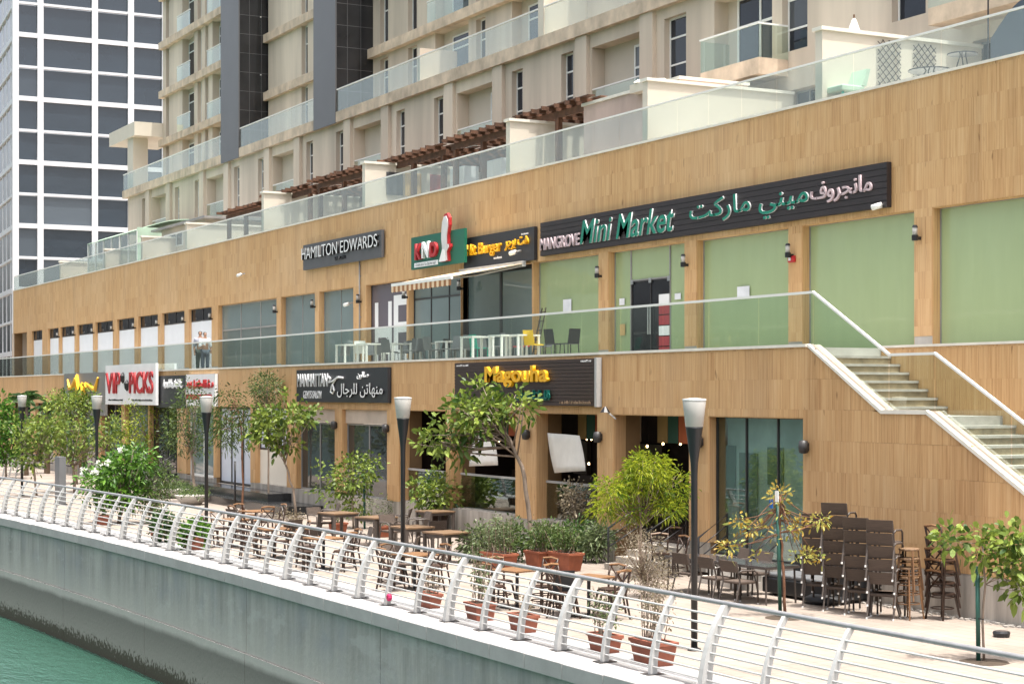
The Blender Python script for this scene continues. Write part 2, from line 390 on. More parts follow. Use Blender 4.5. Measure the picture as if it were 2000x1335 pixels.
ARF = {}
for cp in range(0xFE80, 0xFEF5):
    d_ = unicodedata.decomposition(chr(cp)).split()
    if len(d_) == 2: ARF.setdefault(chr(int(d_[1], 16)), {})[d_[0]] = chr(cp)
def arabic(s):
    out = []
    for i, ch in enumerate(s):
        f = ARF.get(ch)
        if not f: out.append(ch); continue
        pj = i and '<initial>' in ARF.get(s[i - 1], {}); nj = i + 1 < len(s) and s[i + 1] in ARF
        k = '<medial>' if pj and nj and '<medial>' in f else '<final>' if pj and '<final>' in f else '<initial>' if nj and '<initial>' in f else '<isolated>'
        out.append(f[k])
    return ''.join(reversed(out))
def lettering(parent, s, u0, u1, z0, z1, v, mat, depth=.05, bold=.0, shear=0., name='lettering', ar=False, side=None):
    c = bpy.data.curves.new('lettering', 'FONT'); c.body = arabic(s) if ar else s; c.size = 1; c.extrude = .05; c.offset = bold; c.shear = shear; c.resolution_u = 6
    o = bpy.data.objects.new('lettering', c); COL.objects.link(o); bpy.context.view_layer.update()
    me = bpy.data.meshes.new_from_object(o.evaluated_get(bpy.context.evaluated_depsgraph_get())); bpy.data.objects.remove(o); bpy.data.curves.remove(c)
    P = np.empty(len(me.vertices) * 3); me.vertices.foreach_get('co', P); P = P.reshape(-1, 3)
    lo, hi = P.min(0), P.max(0); Q = np.empty_like(P)
    Q[:, 0] = u0 + (P[:, 0] - lo[0]) / (hi[0] - lo[0]) * (u1 - u0)
    Q[:, 2] = z0 + (P[:, 1] - lo[1]) / (hi[1] - lo[1]) * (z1 - z0)
    Q[:, 1] = v - (P[:, 2] - lo[2]) / (hi[2] - lo[2]) * depth
    me.vertices.foreach_set('co', Q.ravel()); me.materials.clear(); me.update(); me.name = name
    if side:
        me.materials.append(MATS[mat]); me.materials.append(MATS[side])
        for p in me.polygons: p.material_index = 0 if p.normal.y < -.5 else 1
    return link(name, me, mat, parent)

# ---------------------------------------------------------------- the setting: water, promenade, sea wall
VL, VU, VT, VB = 22.2, 27.1, 32.5, 34.2      # lower facade, upper facade, apartment base, apartment upper floors
def vs(u): return 13.05 - .85 * (max(0, -35 - u) / 24) ** 2
UE0, UE1 = -82., -8.
WZ = -3.2
tag(MB().box(-600, 300, -500, 60, WZ - .4, WZ).build('water', 'water'), kind='structure')
path = [UE0 + (UE1 - UE0) * i / 60 for i in range(61)]
mb = MB()
for a, b in zip(path, path[1:]):
    mb.add([(a, vs(a) + .8, 0), (b, vs(b) + .8, 0), (b, 28, 0), (a, 28, 0)], [(0, 1, 2, 3)])
mb.add([(-400, 13.0, -.004), (UE0, 13.0, -.004), (UE0, 400, -.004), (-400, 400, -.004)], [(0, 1, 2, 3)])
mb.add([(UE0, 28, -.004), (300, 28, -.004), (300, 400, -.004), (UE0, 400, -.004)], [(0, 1, 2, 3)])
mb.add([(UE1, 13.85, -.004), (300, 13.85, -.004), (300, 28, -.004), (UE1, 28, -.004)], [(0, 1, 2, 3)])
tag(mb.build('promenade', 'paving'), kind='structure')
mb = MB()
for a, b in zip(path, path[1:]):
    mb.add([(a, vs(a) + .82, .004), (b, vs(b) + .82, .004), (b, vs(b) + 1.45, .004), (a, vs(a) + 1.45, .004)], [(0, 1, 2, 3)])
tag(mb.build('paving_strip', 'granite_strip'), kind='structure')

sw = thing('sea_wall', 'long stained concrete sea wall with pale coping above green water', 'wall', (-40, 13.2, WZ))
u = UE0; k = 0
while u < UE1 - .1:
    b = min(UE1, u + 7.4); n = 6; mb = MB(); ml = MB()
    for i in range(n):
        p, q = u + .012 + (b - u - .024) * i / n, u + .012 + (b - u - .024) * (i + 1) / n
        for m_, z0_, z1_, o_ in ((mb, -1.70, -.24, .09), (ml, WZ - .3, -1.71, .05)):
            m_.hexa([(p, vs(p) + o_, z0_), (q, vs(q) + o_, z0_), (q, vs(q) + .7, z0_), (p, vs(p) + .7, z0_), (p, vs(p) + o_, z1_), (q, vs(q) + o_, z1_), (q, vs(q) + .7, z1_), (p, vs(p) + .7, z1_)])
    mb.build('wall_panel', 'sea_wall', sw); ml.build('footing_panel', 'sea_wall', sw); u = b
mb = MB()
for a, b in zip(path, path[1:]): mb.hexa([(a, vs(a) + .14, WZ - .3), (b, vs(b) + .14, WZ - .3), (b, vs(b) + .5, WZ - .3), (a, vs(a) + .5, WZ - .3), (a, vs(a) + .14, -.3), (b, vs(b) + .14, -.3), (b, vs(b) + .5, -.3), (a, vs(a) + .5, -.3)])
mb.build('wall_core', 'concrete', sw)
u = UE0
while u < UE1 - .1:
    b = min(UE1, u + 1.2); dz = rnd.uniform(-.006, .006)
    p, q = u + .006, b - .006
    MB().hexa([(p, vs(p), -.24), (q, vs(q), -.24), (q, vs(q) + .81, -.24), (p, vs(p) + .81, -.24), (p, vs(p), .012 + dz), (q, vs(q), .012 + dz), (q, vs(q) + .81, .012 + dz), (p, vs(p) + .81, .012 + dz)]).build('coping_stone', 'coping_stone', sw, bevel=.012)
    u = b

# promenade railing: posts bow towards the land, eight rods and a handrail
def bow(t): return .66 + .03 * t + .32 * t ** 2.2        # offset from the wall face at height fraction t
RH = 1.13
rl = thing('promenade_railing', 'white curved-post railing with horizontal rods along the sea wall', 'railing', (-40, 13.8, 0))
def post(main):
    w, th = (.115, .055) if main else (.075, .036); mb = MB(); P = []
    for i in range(9):
        t = i / 8; k = 1 - .38 * t; P.append((bow(t) - w * k, bow(t) + w * k * .55, RH * t))
    for a, b in zip(P, P[1:]):
        mb.hexa([(-th, a[0], a[2]), (th, a[0], a[2]), (th, a[1], a[2]), (-th, a[1], a[2]), (-th, b[0], b[2]), (th, b[0], b[2]), (th, b[1], b[2]), (-th, b[1], b[2])])
    return mb.mesh('post')
pm, pn = post(True), post(False)
fl = MB().box(-.11, .11, .5, .80, .012, .026).mesh('base_plate')
for i in range(-5, 45):
    u = -24.38 - 1.35 * i
    if u < UE0 + 1 or u > UE1 - 1: continue
    o = link('post', pm if i % 3 == 0 else pn, 'white_metal', None); o.location = (u, vs(u), 0); adopt(o, rl, True)
    f = link('base_plate', fl, 'dark_frame', None); f.parent = o
fine = [UE0 + 1 + (UE1 - UE0 - 2) * i / 80 for i in range(81)]
for k in range(8):
    z = .13 + .122 * k; t = z / RH
    MB().tube([(u, vs(u) + bow(t) - .03, z) for u in fine], .0155, 6).build('rod', 'white_metal', rl, smooth=True)
MB().tube([(u, vs(u) + bow(1.), RH + .02) for u in fine], .036, 8).build('handrail', 'rail_metal', rl, smooth=True)

# a second length of the same railing round the bend
r2 = thing('promenade_railing', 'far white railing section beyond the first lamp post and palms', 'railing', (-90, 19, 0))
P0, P1 = G(-20, 930), G(43, 932)
for i in range(6):
    p = P0.lerp(P1, i / 5); MB().tube([(p.x, p.y, 0), (p.x + .02, p.y + .12, .6), (p.x + .05, p.y + .35, 1.15)], .05, 4).build('post', 'white_metal', r2)
for k in range(7):
    z = .2 + .15 * k; MB().tube([(P0.x, P0.y + z * .25, z), (P1.x, P1.y + z * .25, z)], .022, 4).build('rod', 'white_metal', r2)

# ---------------------------------------------------------------- cladding helper
TILES = {}
TW = (.13, .2, .3); TH_ = .62
def tile_mesh(w, h):
    k = (round(w, 3), round(h, 3))
    if k not in TILES:
        TILES[k] = MB().box(.0012, w - .0012, -.02, .03, .0006, h - .0006).mesh('tile')
    return TILES[k]
def clad_rects(rects, v, seed, slope=None):
    """tiles (u, z, w, h, proud, poly) filling the rectangles"""
    q = random.Random(seed); out = []
    for (u0, u1, z0, z1) in rects:
        k = math.floor(z0 / TH_); z = z0
        while z < z1 - .02:
            k += 1; zt = min(z1, k * TH_)
            if zt - z < .03: continue
            u = u0
            while u < u1 - .005:
                w = q.choice(TW)
                if u + w > u1 - .09: w = u1 - u
                if w > .4: w = w / 2
                d = q.uniform(0, .004)
                if slope:
                    za, zb = slope(u), slope(u + w)
                    if min(za, zb) < zt:
                        pa, pb = min(zt, za), min(zt, zb)
                        if max(pa, pb) > z + .01: out.append((u, z, w, zt - z, d, (max(z, pa), max(z, pb))))
                        u += w; continue
                out.append((u, z, w, zt - z, d, None)); u += w
            z = zt
    return out
def place_tiles(tiles, v, parent, limit=290):
    tiles = sorted(tiles, key=lambda t: -(t[0] + t[2] / 2)); mb = MB(); n = 0
    for (u, z, w, h, d, poly) in tiles:
        if n < limit and poly is None and h > .3 and u < -21:
            o = link('tile', tile_mesh(w, h), 'wood_tile', None); o.location = (u, v - d, z); adopt(o, parent, True); n += 1
        else:
            mb.tone = rnd.random()
            if poly: mb.prism([(u + .003, z + .003), (u + w - .003, z + .003), (u + w - .003, poly[1]), (u + .003, poly[0])], v - .02 - d, v + .03)
            else: mb.box(u + .0012, u + w - .0012, v - .02 - d, v + .03, z + .0006, z + h - .0006)
    tag(mb.build('cladding', 'wood_tiles_joined', parent, tones=True), kind='stuff')
def window(parent, u0, u1, z0, z1, v, pane, frame='dark_frame', cols=1, rows=(), fw=.05, pd=.03, name='window'):
    """frame mesh with a pane child for each light"""
    us = [u0 + (u1 - u0) * i / cols for i in range(cols + 1)]; zs = [z0] + list(rows) + [z1]; mb = MB(); e = fw / 2
    mb.box(u0, u0 + fw, v, v + .06, z0, z1); mb.box(u1 - fw, u1, v, v + .06, z0, z1)
    mb.box(u0 + fw, u1 - fw, v, v + .06, z0, z0 + fw); mb.box(u0 + fw, u1 - fw, v, v + .06, z1 - fw, z1)
    for a in us[1:-1]: mb.box(a - e, a + e, v + .002, v + .058, z0 + fw, z1 - fw)
    for z in zs[1:-1]: mb.box(u0 + fw, u1 - fw, v + .004, v + .056, z - e, z + e)
    w = mb.build(name, frame, parent)
    for i in range(cols):
        for j in range(len(zs) - 1):
            pm = pane[j] if isinstance(pane, (list, tuple)) else pane
            MB().box(us[i] + e * .6, us[i + 1] - e * .6, v + pd, v + pd + .012, zs[j] + e * .6, zs[j + 1] - e * .6).build('pane', pm, w)
    return w

# ---------------------------------------------------------------- the retail podium
pod = thing('retail_building', 'two storey retail podium clad in brown wood-grain stone tiles', 'building', (-60, 24, 0))
FZ, HEADU, ROOF = 5.0, 8.25, 11.22
UL0, UR = U(27, VU), -20.
ups = [(30, 53, 'void'), (66, 83, 'shut'), (98, 115, 'shut'), (122, 146, 'shut'), (155, 182, 'shut'), (191, 221, 'shut'), (233, 263, 'shut'), (275, 309, 'shut'), (321, 361, 'shut'), (374, 414, 'shut'),
       (434, 541, 'big'), (558, 616, 'teal'), (633, 691, 'teal'), (725, 795, 'he'), (808, 903, 'door'), (910, 1040, 'burger'), (1053, 1170, 'green'), (1200, 1338, 'gdoor'), (1373, 1541, 'green'), (1580, 1787, 'green'), (1835, 2090, 'green')]
op = [(U(a, VU + (.12 if t == 'shut' else .2)), U(b, VU), t) for a, b, t in ups]
rects = [(UL0, UR, HEADU, ROOF)]
edges = [UL0] + [x for a, b, t in op for x in (a, b)] + [UR]
for i in range(0, len(edges), 2):
    if edges[i + 1] - edges[i] > .03: rects.append((edges[i], edges[i + 1], FZ + .35, HEADU))
upw = MB()
upw.box(UL0, UR, VU + .03, VU + .5, HEADU, ROOF)
for i in range(0, len(edges), 2): upw.box(edges[i], edges[i + 1], VU + .03, VU + .6, FZ, HEADU)
o = upw.build('upper_wall', 'backing', pod)
place_tiles(clad_rects(rects, VU, 3), VU, pod, 280)
for i in range(0, len(edges), 2): B('pillar_footing', 'concrete', pod, edges[i], edges[i + 1], VU - .012, VU + .03, FZ, FZ + .35)
for i in range(len(op)):
    a, b, t = op[i]; v = VU + (.12 if t == 'shut' else .2); rv = MB()
    # tiled reveal of the opening
    rv.tone = .35; rv.box(a, a + .02, VU - .005, v - .005, FZ, HEADU - .02); rv.box(b - .02, b, VU - .005, v - .005, FZ, HEADU - .02); rv.box(a, b, VU - .005, v - .005, HEADU - .02, HEADU)
    rv.build('reveal', 'wood_tiles_joined', pod, tones=True)
    if t == 'green': window(pod, a, b, FZ + .06, HEADU, v, 'pane_green', 'grey_frame', 1, (), .035)
    elif t == 'gdoor':
        c0, c1 = U(1232, v), U(1308, v); zt = ZZ(1270, 545, v)
        window(pod, a, c0, FZ + .06, HEADU, v, 'pane_green', 'grey_frame', 1, (), .03); window(pod, c1, b, FZ + .06, HEADU, v, 'pane_green', 'grey_frame', 1, (), .03)
        window(pod, c0, c1, zt, HEADU, v, 'pane_green', 'grey_frame', 1, (), .03)
        d = window(pod, c0, c1, FZ + .06, zt - .01, v + .02, 'pane_dark', 'dark_frame', 2, (), .03, name='door')
        cm = (c0 + c1) / 2
        for s_ in (-.06, .06): MB().tube([(cm + s_, v - .03, FZ + .75), (cm + s_, v - .03, FZ + 1.55)], .022, 6).build('handle', 'steel', d)
        for s_ in (c0 + .06, cm, c1 - .06): B('hinge_plate', 'steel', d, s_ - .07, s_ + .07, v - .006, v + .012, zt - .1, zt + .04)
    elif t == 'teal': window(pod, a, b, FZ + .06, HEADU, v, 'pane_teal', 'grey_frame', 2, (), .025)
    elif t == 'big': window(pod, a, b, FZ + .06, HEADU, v, ['pane_greygreen', 'pane_teal'], 'grey_frame', 3, (7.05,), .07)
    elif t == 'door': window(pod, a, b, FZ + .06, HEADU, v, ['pane_teal', 'pane_greygreen'], 'dark_frame', 3, (7.5,), .06)
    elif t == 'burger': window(pod, a, b, FZ + .06, HEADU, v, 'pane_teal', 'black_metal', 2, (), .16)
    elif t == 'he':
        w = window(pod, a, b, FZ + .06, HEADU, v, 'pane_purple', 'dark_frame', 1, (), .03); dv = v + .028; W_ = b - a
        lettering(w, 'H', a + .08 * W_, a + .50 * W_, 5.2, 7.55, dv, 'letter_white', .004, .012, name='letter')
        lettering(w, 'E', a + .55 * W_, a + .92 * W_, 5.3, 7.75, dv, 'letter_white', .004, .012, name='letter')
        MB().tube([(a + W_ * (.2 + .32 * math.sin(q)), dv - .004, 5.55 + .75 * math.cos(q)) for q in [i * math.pi / 16 for i in range(9)]], .02, 4).build('letter', 'letter_white', w)
    elif t == 'shut':
        window(pod, a, b, 7.62, HEADU, v, 'pane_dark', 'dark_frame', 2, (), .05)
        B('shutter', 'white_shutter', pod, a + .01, b - .01, v, v + .05, FZ, 7.6)
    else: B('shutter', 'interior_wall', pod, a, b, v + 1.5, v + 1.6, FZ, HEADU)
# terrace floor, slab edge and roof
RV = 24.25
mb = MB(); mb.box(-116, -29.4, VL + .04, VU + .45, FZ - .28, FZ); mb.box(-29.4, UR, RV + .02, VU + .45, FZ - .28, FZ - .001); mb.build('terrace_floor', 'rooftop_floor', pod)
B('retaining_wall', 'backing', pod, -29.4, UR, RV + .03, RV + .3, 0, FZ - .3)
B('wall_coping', 'trim', pod, -29.4, UR, RV - .04, RV + .12, FZ - .0, FZ + .05)
place_tiles(clad_rects([(-29.4, UR, 0, FZ - .002)], RV, 9), RV, pod, 60)
B('roof_floor', 'rooftop_floor', pod, UL0, UR, VU + .04, 40, ROOF - .3, ROOF - .02)
B('end_wall', 'stone', pod, UL0 - .3, UL0 - .004, VU, 40, 0, ROOF)
B('parapet_trim', 'trim', pod, UL0, UR, VU - .05, VU + .05, ROOF, ROOF + .06)
B('terrace_trim', 'trim', pod, -116, -29.25, VL - .05, VL + .16, 5.0, 5.06)

# lower storey
lows = [(30, 60, 'dark'), (75, 105, 'dark'), (120, 148, 'dark'), (160, 190, 'shop'), (205, 238, 'shop'), (252, 290, 'gg'), (300, 347, 'dark'), (372, 418, 'glass'), (430, 490, 'doors'), (508, 561, 'shutter'),
        (588, 655, 'barber'), (678, 757, 'barber'), (800, 872, 'rest'), (903, 1008, 'rest'), (1070, 1168, 'rest'), (1222, 1347, 'rest'), (1398, 1570, 'gg')]
HEADL = 3.55
lo = [(U(a, VL + (.34 if t == 'rest' else .17)), U(b, VL), t) for a, b, t in lows]
LL0 = -115.
S1 = [(-29.2, 5.03), (-26.9, 3.68), (-25.6, 3.68), (-19.5, .35)]
def slope(u):
    if u <= S1[0][0]: return 5.0
    for (a, za), (b, zb) in zip(S1, S1[1:]):
        if u <= b: return za + (zb - za) * (u - a) / (b - a)
    return S1[-1][1]
edges = [LL0] + [x for a, b, t in lo for x in (a, b)] + [-19.5]
base = lambda u0: .80 if u0 > -32 else .75
rects = [(LL0, lo[-1][1], HEADL, 5.0)]
lw = MB(); lw.box(LL0, -29.3, VL + .03, VL + .45, HEADL, 4.98)
ft = []
for i in range(0, len(edges), 2):
    a, b = edges[i], edges[i + 1]
    if i + 2 < len(edges): rects.append((a, b, .75, HEADL)); lw.box(a, b, VL + .03, VL + .75, 0, HEADL); ft.append((a, b, .75))
    else: rects.append((a, b, .80, 5.0)); ft.append((a, b, .80))
lw.prism([(lo[-1][1], .0), (-19.5, .0), (-19.5, .3), (-25.6, 3.62), (-26.9, 3.62), (-29.2, 4.95), (lo[-1][1], 4.95)], VL + .03, VL + .3)
lw.build('lower_wall', 'backing', pod); [B('plinth', 'plinth', pod, a_, b_, VL - .012, VL + .03, -.1, h_) for a_, b_, h_ in ft]
place_tiles(clad_rects(rects, VL, 5, slope), VL, pod)
for (a, b, t) in lo:
    v = VL + (.34 if t == 'rest' else .17); z0 = {'rest': .78, 'barber': .74, 'gg': .5, 'doors': .55, 'shutter': .75, 'glass': .7}.get(t, .3)
    rv = MB(); rv.tone = .3; rv.box(a, a + .02, VL - .005, v - .005, .76, HEADL - .02); rv.box(b - .02, b, VL - .005, v - .005, .76, HEADL - .02); rv.box(a, b, VL - .005, v - .005, HEADL - .02, HEADL)
    rv.build('reveal', 'wood_tiles_joined', pod, tones=True)
    if t != 'rest' or b < -34 and b != lo[-2][1]: B('sill', 'plinth', pod, a, b, VL + .01, v + .1, -.1, z0 - .003)
    if t == 'gg' and b > -40:
        window(pod, a, b, z0, HEADL, v, 'glass_shop', 'dark_frame', 3, (), .035)
        B('light_catch_wall', 'light_catch_grey', pod, a - .9, b, v + .32, v + .4, z0, HEADL); B('display_floor', 'light_catch_grey', pod, a - .9, b, v + .07, v + .319, z0, z0 + .06)  # pale wall added close behind the glass so that it catches light
        for x0, x1, z_, z2 in ((1400, 1437, 1.7, 2.9), (1445, 1480, 1.3, 2.75), (1500, 1530, 2.1, 2.9)): B('display_panel', 'pane_greygreen', pod, U(x0, v + .3), U(x1, v + .3), v + .28, v + .315, z_, z2)
    elif t == 'gg': window(pod, a, b, z0, HEADL, v, 'pane_greygreen', 'dark_frame', 1, (), .035)
    elif t == 'barber':
        B('lintel', 'beige_lintel', pod, a, b, v - .06, v + .05, 3.08, HEADL)
        window(pod, a, b, z0, 3.07, v, 'pane_shop', 'grey_frame', 2, (), .05)
    elif t == 'shutter':
        window(pod, a, b, 2.0, HEADL, v, 'blue_white', 'dark_frame', 3, (), .06); B('counter_panel', 'cream_panel', pod, a, b, v, v + .05, z0, 1.98)
    elif t == 'doors': window(pod, a, b, z0, HEADL, v, 'blue_white', 'dark_frame', 3, (), .09)
    elif t == 'glass': window(pod, a, b, z0, HEADL, v, 'pane_teal', 'white_paint', 2, (), .09)
    elif t == 'shop': window(pod, a, b, z0, HEADL, v, 'pane_shop', 'grey_frame', 2, (2.9,), .06)
    elif t == 'dark': window(pod, a, b, z0, HEADL, v, 'pane_dark', 'dark_frame', 2, (2.9,), .06)
# restaurant room behind the four open bays
ra, rb = lo[12][0] - .6, lo[15][1] + .6
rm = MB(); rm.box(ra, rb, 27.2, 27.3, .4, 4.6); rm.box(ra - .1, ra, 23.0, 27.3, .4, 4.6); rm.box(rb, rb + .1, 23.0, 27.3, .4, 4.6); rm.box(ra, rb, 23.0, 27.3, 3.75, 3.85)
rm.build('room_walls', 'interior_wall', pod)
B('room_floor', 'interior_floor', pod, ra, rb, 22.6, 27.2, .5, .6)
for i in (12, 13, 14, 15):
    a, b, t = lo[i]; n = 7; w_ = (b - a) / n
    for k in range(n):
        if i == 12: continue
        B('poster', ['poster_ochre', 'poster_green', 'poster_orange', 'poster_tan', 'poster_green', 'poster_tan', 'poster_tan'][k], pod, a + k * w_, a + (k + 1) * w_ - .02, VL + 1.25, VL + 1.27, 2.85, HEADL + .05)
    if i != 15:
        sc = MB().box(a + .02, b - .02, VL + .30, VL + .312, .8, 1.72).build('glass_screen', 'glass_screen', pod)
        MB().box(a + .02, b - .02, VL + .27, VL + .335, 1.72, 1.78).build('screen_rail', 'white_metal', sc)
        B('screen_base', 'plinth', pod, a, b, VL + .15, VL + .5, -.1, .79)
for (px, py) in ((1146, 856), (1155, 857), (1264, 871), (1295, 866), (1329, 866), (1150, 905), (975, 860)):
    p = PD(px, py, 24.6 / ray(px)[1])
    bl = MB().lathe([(.0, -.04), (.026, -.02), (.026, .02), (.0, .04)], 8, p).build('pendant_bulb', 'bulb', pod, smooth=True)
    MB().tube([(p.x, p.y, p.z + .05), (p.x, p.y, 3.75)], .006, 4).build('cord', 'black_metal', bl)
for k in range(5):
    x0 = ra + 1.5 + k * 4.2
    B('counter', 'wood_dark', pod, x0, x0 + 2.6, 25.6, 26.3, .6, 1.7); B('shelf_back', 'interior_light_wall', pod, x0, x0 + 2.2, 27.0, 27.15, 1.6, 2.6)

# balustrades: one pane per glass sheet
def balustrade(name, label, pts, mat, step=1.6, h=1.0, root=None, base_h=.0, th=.012, cap='white_paint', capw=.035, clamp=None):
    rt = root or thing(name, label, 'balustrade', pts[0])
    for (p, q) in zip(pts, pts[1:]):
        p, q = Vector(p), Vector(q); d = q - p; hd = Vector((d.x, d.y, 0)); n = max(1, round(hd.length / step)); nrm = Vector((-hd.y, hd.x, 0)).normalized() * th
        for i in range(n):
            a = p + d * ((i + .008) / n); b = p + d * ((i + .992) / n); up = Vector((0, 0, 1))
            lo_ = [a + up * base_h, b + up * base_h]; hi_ = [a + up * h, b + up * h]
            MB().hexa([lo_[0], lo_[1], lo_[1] + nrm, lo_[0] + nrm, hi_[0], hi_[1], hi_[1] + nrm, hi_[0] + nrm]).build('glass_pane', mat, rt)
        MB().hexa([p + Vector((0, 0, h)) - nrm * 2, q + Vector((0, 0, h)) - nrm * 2, q + Vector((0, 0, h)) + nrm * 3, p + Vector((0, 0, h)) + nrm * 3] + [w + Vector((0, 0, capw)) for w in (p + Vector((0, 0, h)) - nrm * 2, q + Vector((0, 0, h)) - nrm * 2, q + Vector((0, 0, h)) + nrm * 3, p + Vector((0, 0, h)) + nrm * 3)]).build('top_rail', cap, rt)
    return rt
balustrade('glass_balustrade', 'clear green-tinted glass balustrade along the middle terrace and stair', [(-116, VL + .10, 5.06), (-29.2, VL + .10, 5.06), (-26.9, VL + .16, 3.74), (-25.6, VL + .16, 3.74), (-19.6, VL + .16, .45)], 'glass_rail', 1.9, 1.03, capw=.05)
balustrade('glass_balustrade', 'glass parapet balustrade with painted sky sheen along the roof edge of the podium', [(UL0, VU - .01, ROOF + .06), (UR, VU - .01, ROOF + .06)], 'glass_parapet', 1.55, .92, capw=.045)

# outer staircase
stc = thing('staircase', 'outdoor stone staircase descending beside the wood-clad wall', 'staircase', (-26, 24, 0))
SV0, SV1 = VL + .32, RV - .03
def step(u0, u1, zt):
    st_ = B('step', 'stair_riser', stc, u0, u1 + .02, SV0, SV1, zt - .45, zt - .05); B('tread', 'stair_tread', st_, u0 - .01, u1 + .045, SV0, SV1, zt - .05, zt)
un = -29.4; z = FZ; rs, tr = (FZ - 3.62) / 8, 2.3 / 8
for i in range(8):
    z -= rs; step(un, un + tr, z); un += tr
B('landing', 'stair_tread', stc, un, un + 1.3, SV0, SV1, z - .4, z); un += 1.3
n2 = 19; r2_ = (z - .3) / n2; t2 = 6.2 / n2 
for i in range(n2):
    z -= r2_; step(un, un + t2, z); un += t2
mb = MB(); q = S1
mb.prism([(q[0][0], 5.0), (q[0][0], 5.06), (q[1][0], 3.74), (q[2][0], 3.74), (q[3][0], .42), (q[3][0], .34), (q[2][0], 3.66), (q[1][0], 3.66)], VL - .05, VL + .03)
mb.build('stringer_cap', 'trim', stc)
mb = MB(); mb.prism([(q[0][0], 4.98), (q[0][0], 5.04), (q[1][0], 3.72), (q[2][0], 3.72), (q[3][0], .40), (q[3][0], .34), (q[2][0], 3.66), (q[1][0], 3.66)], VL + .032, VL + .30)
mb.build('stringer_top', 'beige_lintel', stc)
mb = MB(); mb.prism([(q[0][0] + .02, 4.4), (q[0][0] + .02, 4.99), (q[1][0], 3.655), (q[2][0], 3.655), (q[3][0], .33), (q[3][0], -.2), (q[2][0], 2.9)], VL + .303, VL + .319); mb.build('stringer', 'cream', stc)

# dark entrance steps, and small stairs with rails
e1 = thing('entrance_steps', 'low black granite entrance steps before the white doors', 'steps', (U(450, VL), 21.4, 0))
B('step', 'black_granite', e1, U(250, 21.3), U(566, 21.0), 20.7, VL - .02, -.05, .28); B('step', 'black_granite', e1, U(290, 21.6), U(528, 21.4), 21.3, VL - .02, .282, .55)
def stoop(name, label, ua, ub, n, top, mat, v0):
    t = thing(name, label, 'steps', ((ua + ub) / 2, v0, 0))
    for i in range(n):
        B('step', mat, t, ua, ub, VL - .02 - (n - i) * .3, VL + .3, -.05 if i == 0 else top * i / n + .002, top * (i + 1) / n)
    for uu in (ua + .06, ub - .06):
        z = top; y1, y0 = VL - .1, VL - n * .3 + .05
        h = MB(); h.tube([(uu, y0, .02), (uu, y0, .95), (uu, y1, top + .95), (uu, y1, top)], .024, 6); h.tube([(uu, y0, .5), (uu, y1, top + .5)], .016, 5); h.tube([(uu, y0, .72), (uu, y1, top + .72)], .012, 5); h.build('handrail', 'black_metal' if 'dark' in label else 'steel', t, smooth=True)
    return t
stoop('entrance_steps', 'small stone steps with steel rails at the dark restaurant doorway', U(1268, VL), U(1350, VL), 4, .58, 'plinth', 21)
stoop('entrance_steps', 'stone steps with dark handrails in front of the grey-green glass shopfront', U(1425, VL), U(1535, VL), 3, .48, 'concrete', 21.3)
stoop('entrance_steps', 'steps with slim steel rails beside the dark glazed doorway', U(296, VL), U(350, VL), 4, .6, 'black_granite', 21)

# ---------------------------------------------------------------- stone apartment block
apt = thing('apartment_block', 'beige stone apartment block with balconies and charcoal pylons', 'building', (-75, 34, ROOF))
def pierced(mb, u0, u1, z0, z1, v, holes, dep):
    """wall face at y = v with rectangular openings and their reveals"""
    us = sorted({u0, u1, *[h[0] for h in holes], *[h[1] for h in holes]}); zs = sorted({z0, z1, *[h[2] for h in holes], *[h[3] for h in holes]})
    us = [x for x in us if u0 <= x <= u1]; zs = [x for x in zs if z0 <= x <= z1]
    for a, b in zip(us, us[1:]):
        for c, d in zip(zs, zs[1:]):
            m, n = (a + b) / 2, (c + d) / 2
            if not any(h[0] < m < h[1] and h[2] < n < h[3] for h in holes): mb.add([(a, v, c), (b, v, c), (b, v, d), (a, v, d)], [(0, 1, 2, 3)])
    for a, b, c, d in holes:
        w = v + dep
        mb.add([(a, v, c), (a, w, c), (a, w, d), (a, v, d)], [(0, 1, 2, 3)]); mb.add([(b, v, c), (b, v, d), (b, w, d), (b, w, c)], [(0, 1, 2, 3)])
        mb.add([(a, v, d), (a, w, d), (b, w, d), (b, v, d)], [(0, 1, 2, 3)]); mb.add([(a, v, c), (b, v, c), (b, w, c), (a, w, c)], [(0, 1, 2, 3)])
F1, F2 = 14.15, 17.05
AU0, AU1 = U(250, VT), -24.
hol = []; narrow = []; door = []
K = VT * FPX / CT * 1e-4 / CT
def us_(q): return -(q * K) + 0.0
q0 = 1e4 / (1203 + 826)
def uq(q):            # facade position from inverse pixel spacing
    return U(1e4 / q - 826, VT)
k = 0
while True:
    qc = q0 + .772 * k
    if uq(qc) < AU0 + 4: break
    a, b = uq(qc + .118), uq(qc - .118); hol.append((a, b, F1 + .0, 16.55)); door.append((a, b))
    for dq in (.245, .52):
        c = uq(qc + dq)
        if c > AU0 + 2: narrow.append((c - .42, c + .48))
    k += 1
narrow += [(U(1313, VT) - .5, U(1340, VT)), (U(1545, VT) - .45, U(1577, VT)), (U(1765, VT) - .5, U(1808, VT))]
fr = (U(1395, VT), U(1508, VT)); hol.append((fr[0], fr[1], F1, 16.7))
holes = hol + [(a, b, F1 + .25, 16.68) for a, b in narrow]
low = [(a, b, ROOF, 13.6) for a, b in door] + [(U(1540, VT), U(1592, VT), ROOF + .8, 13.2)] + [(U(1900, VT), U(1990, VT), ROOF + .2, 13.3)]
wl = MB(); pierced(wl, AU0, AU1, ROOF - .02, F2, VT, holes + low, .55)
wl.add([(AU0, VT, ROOF), (AU0, VT, F2), (AU0, VT + 6, F2), (AU0, VT + 6, ROOF)], [(0, 1, 2, 3)])
wl.build('base_wall', 'stone', apt)
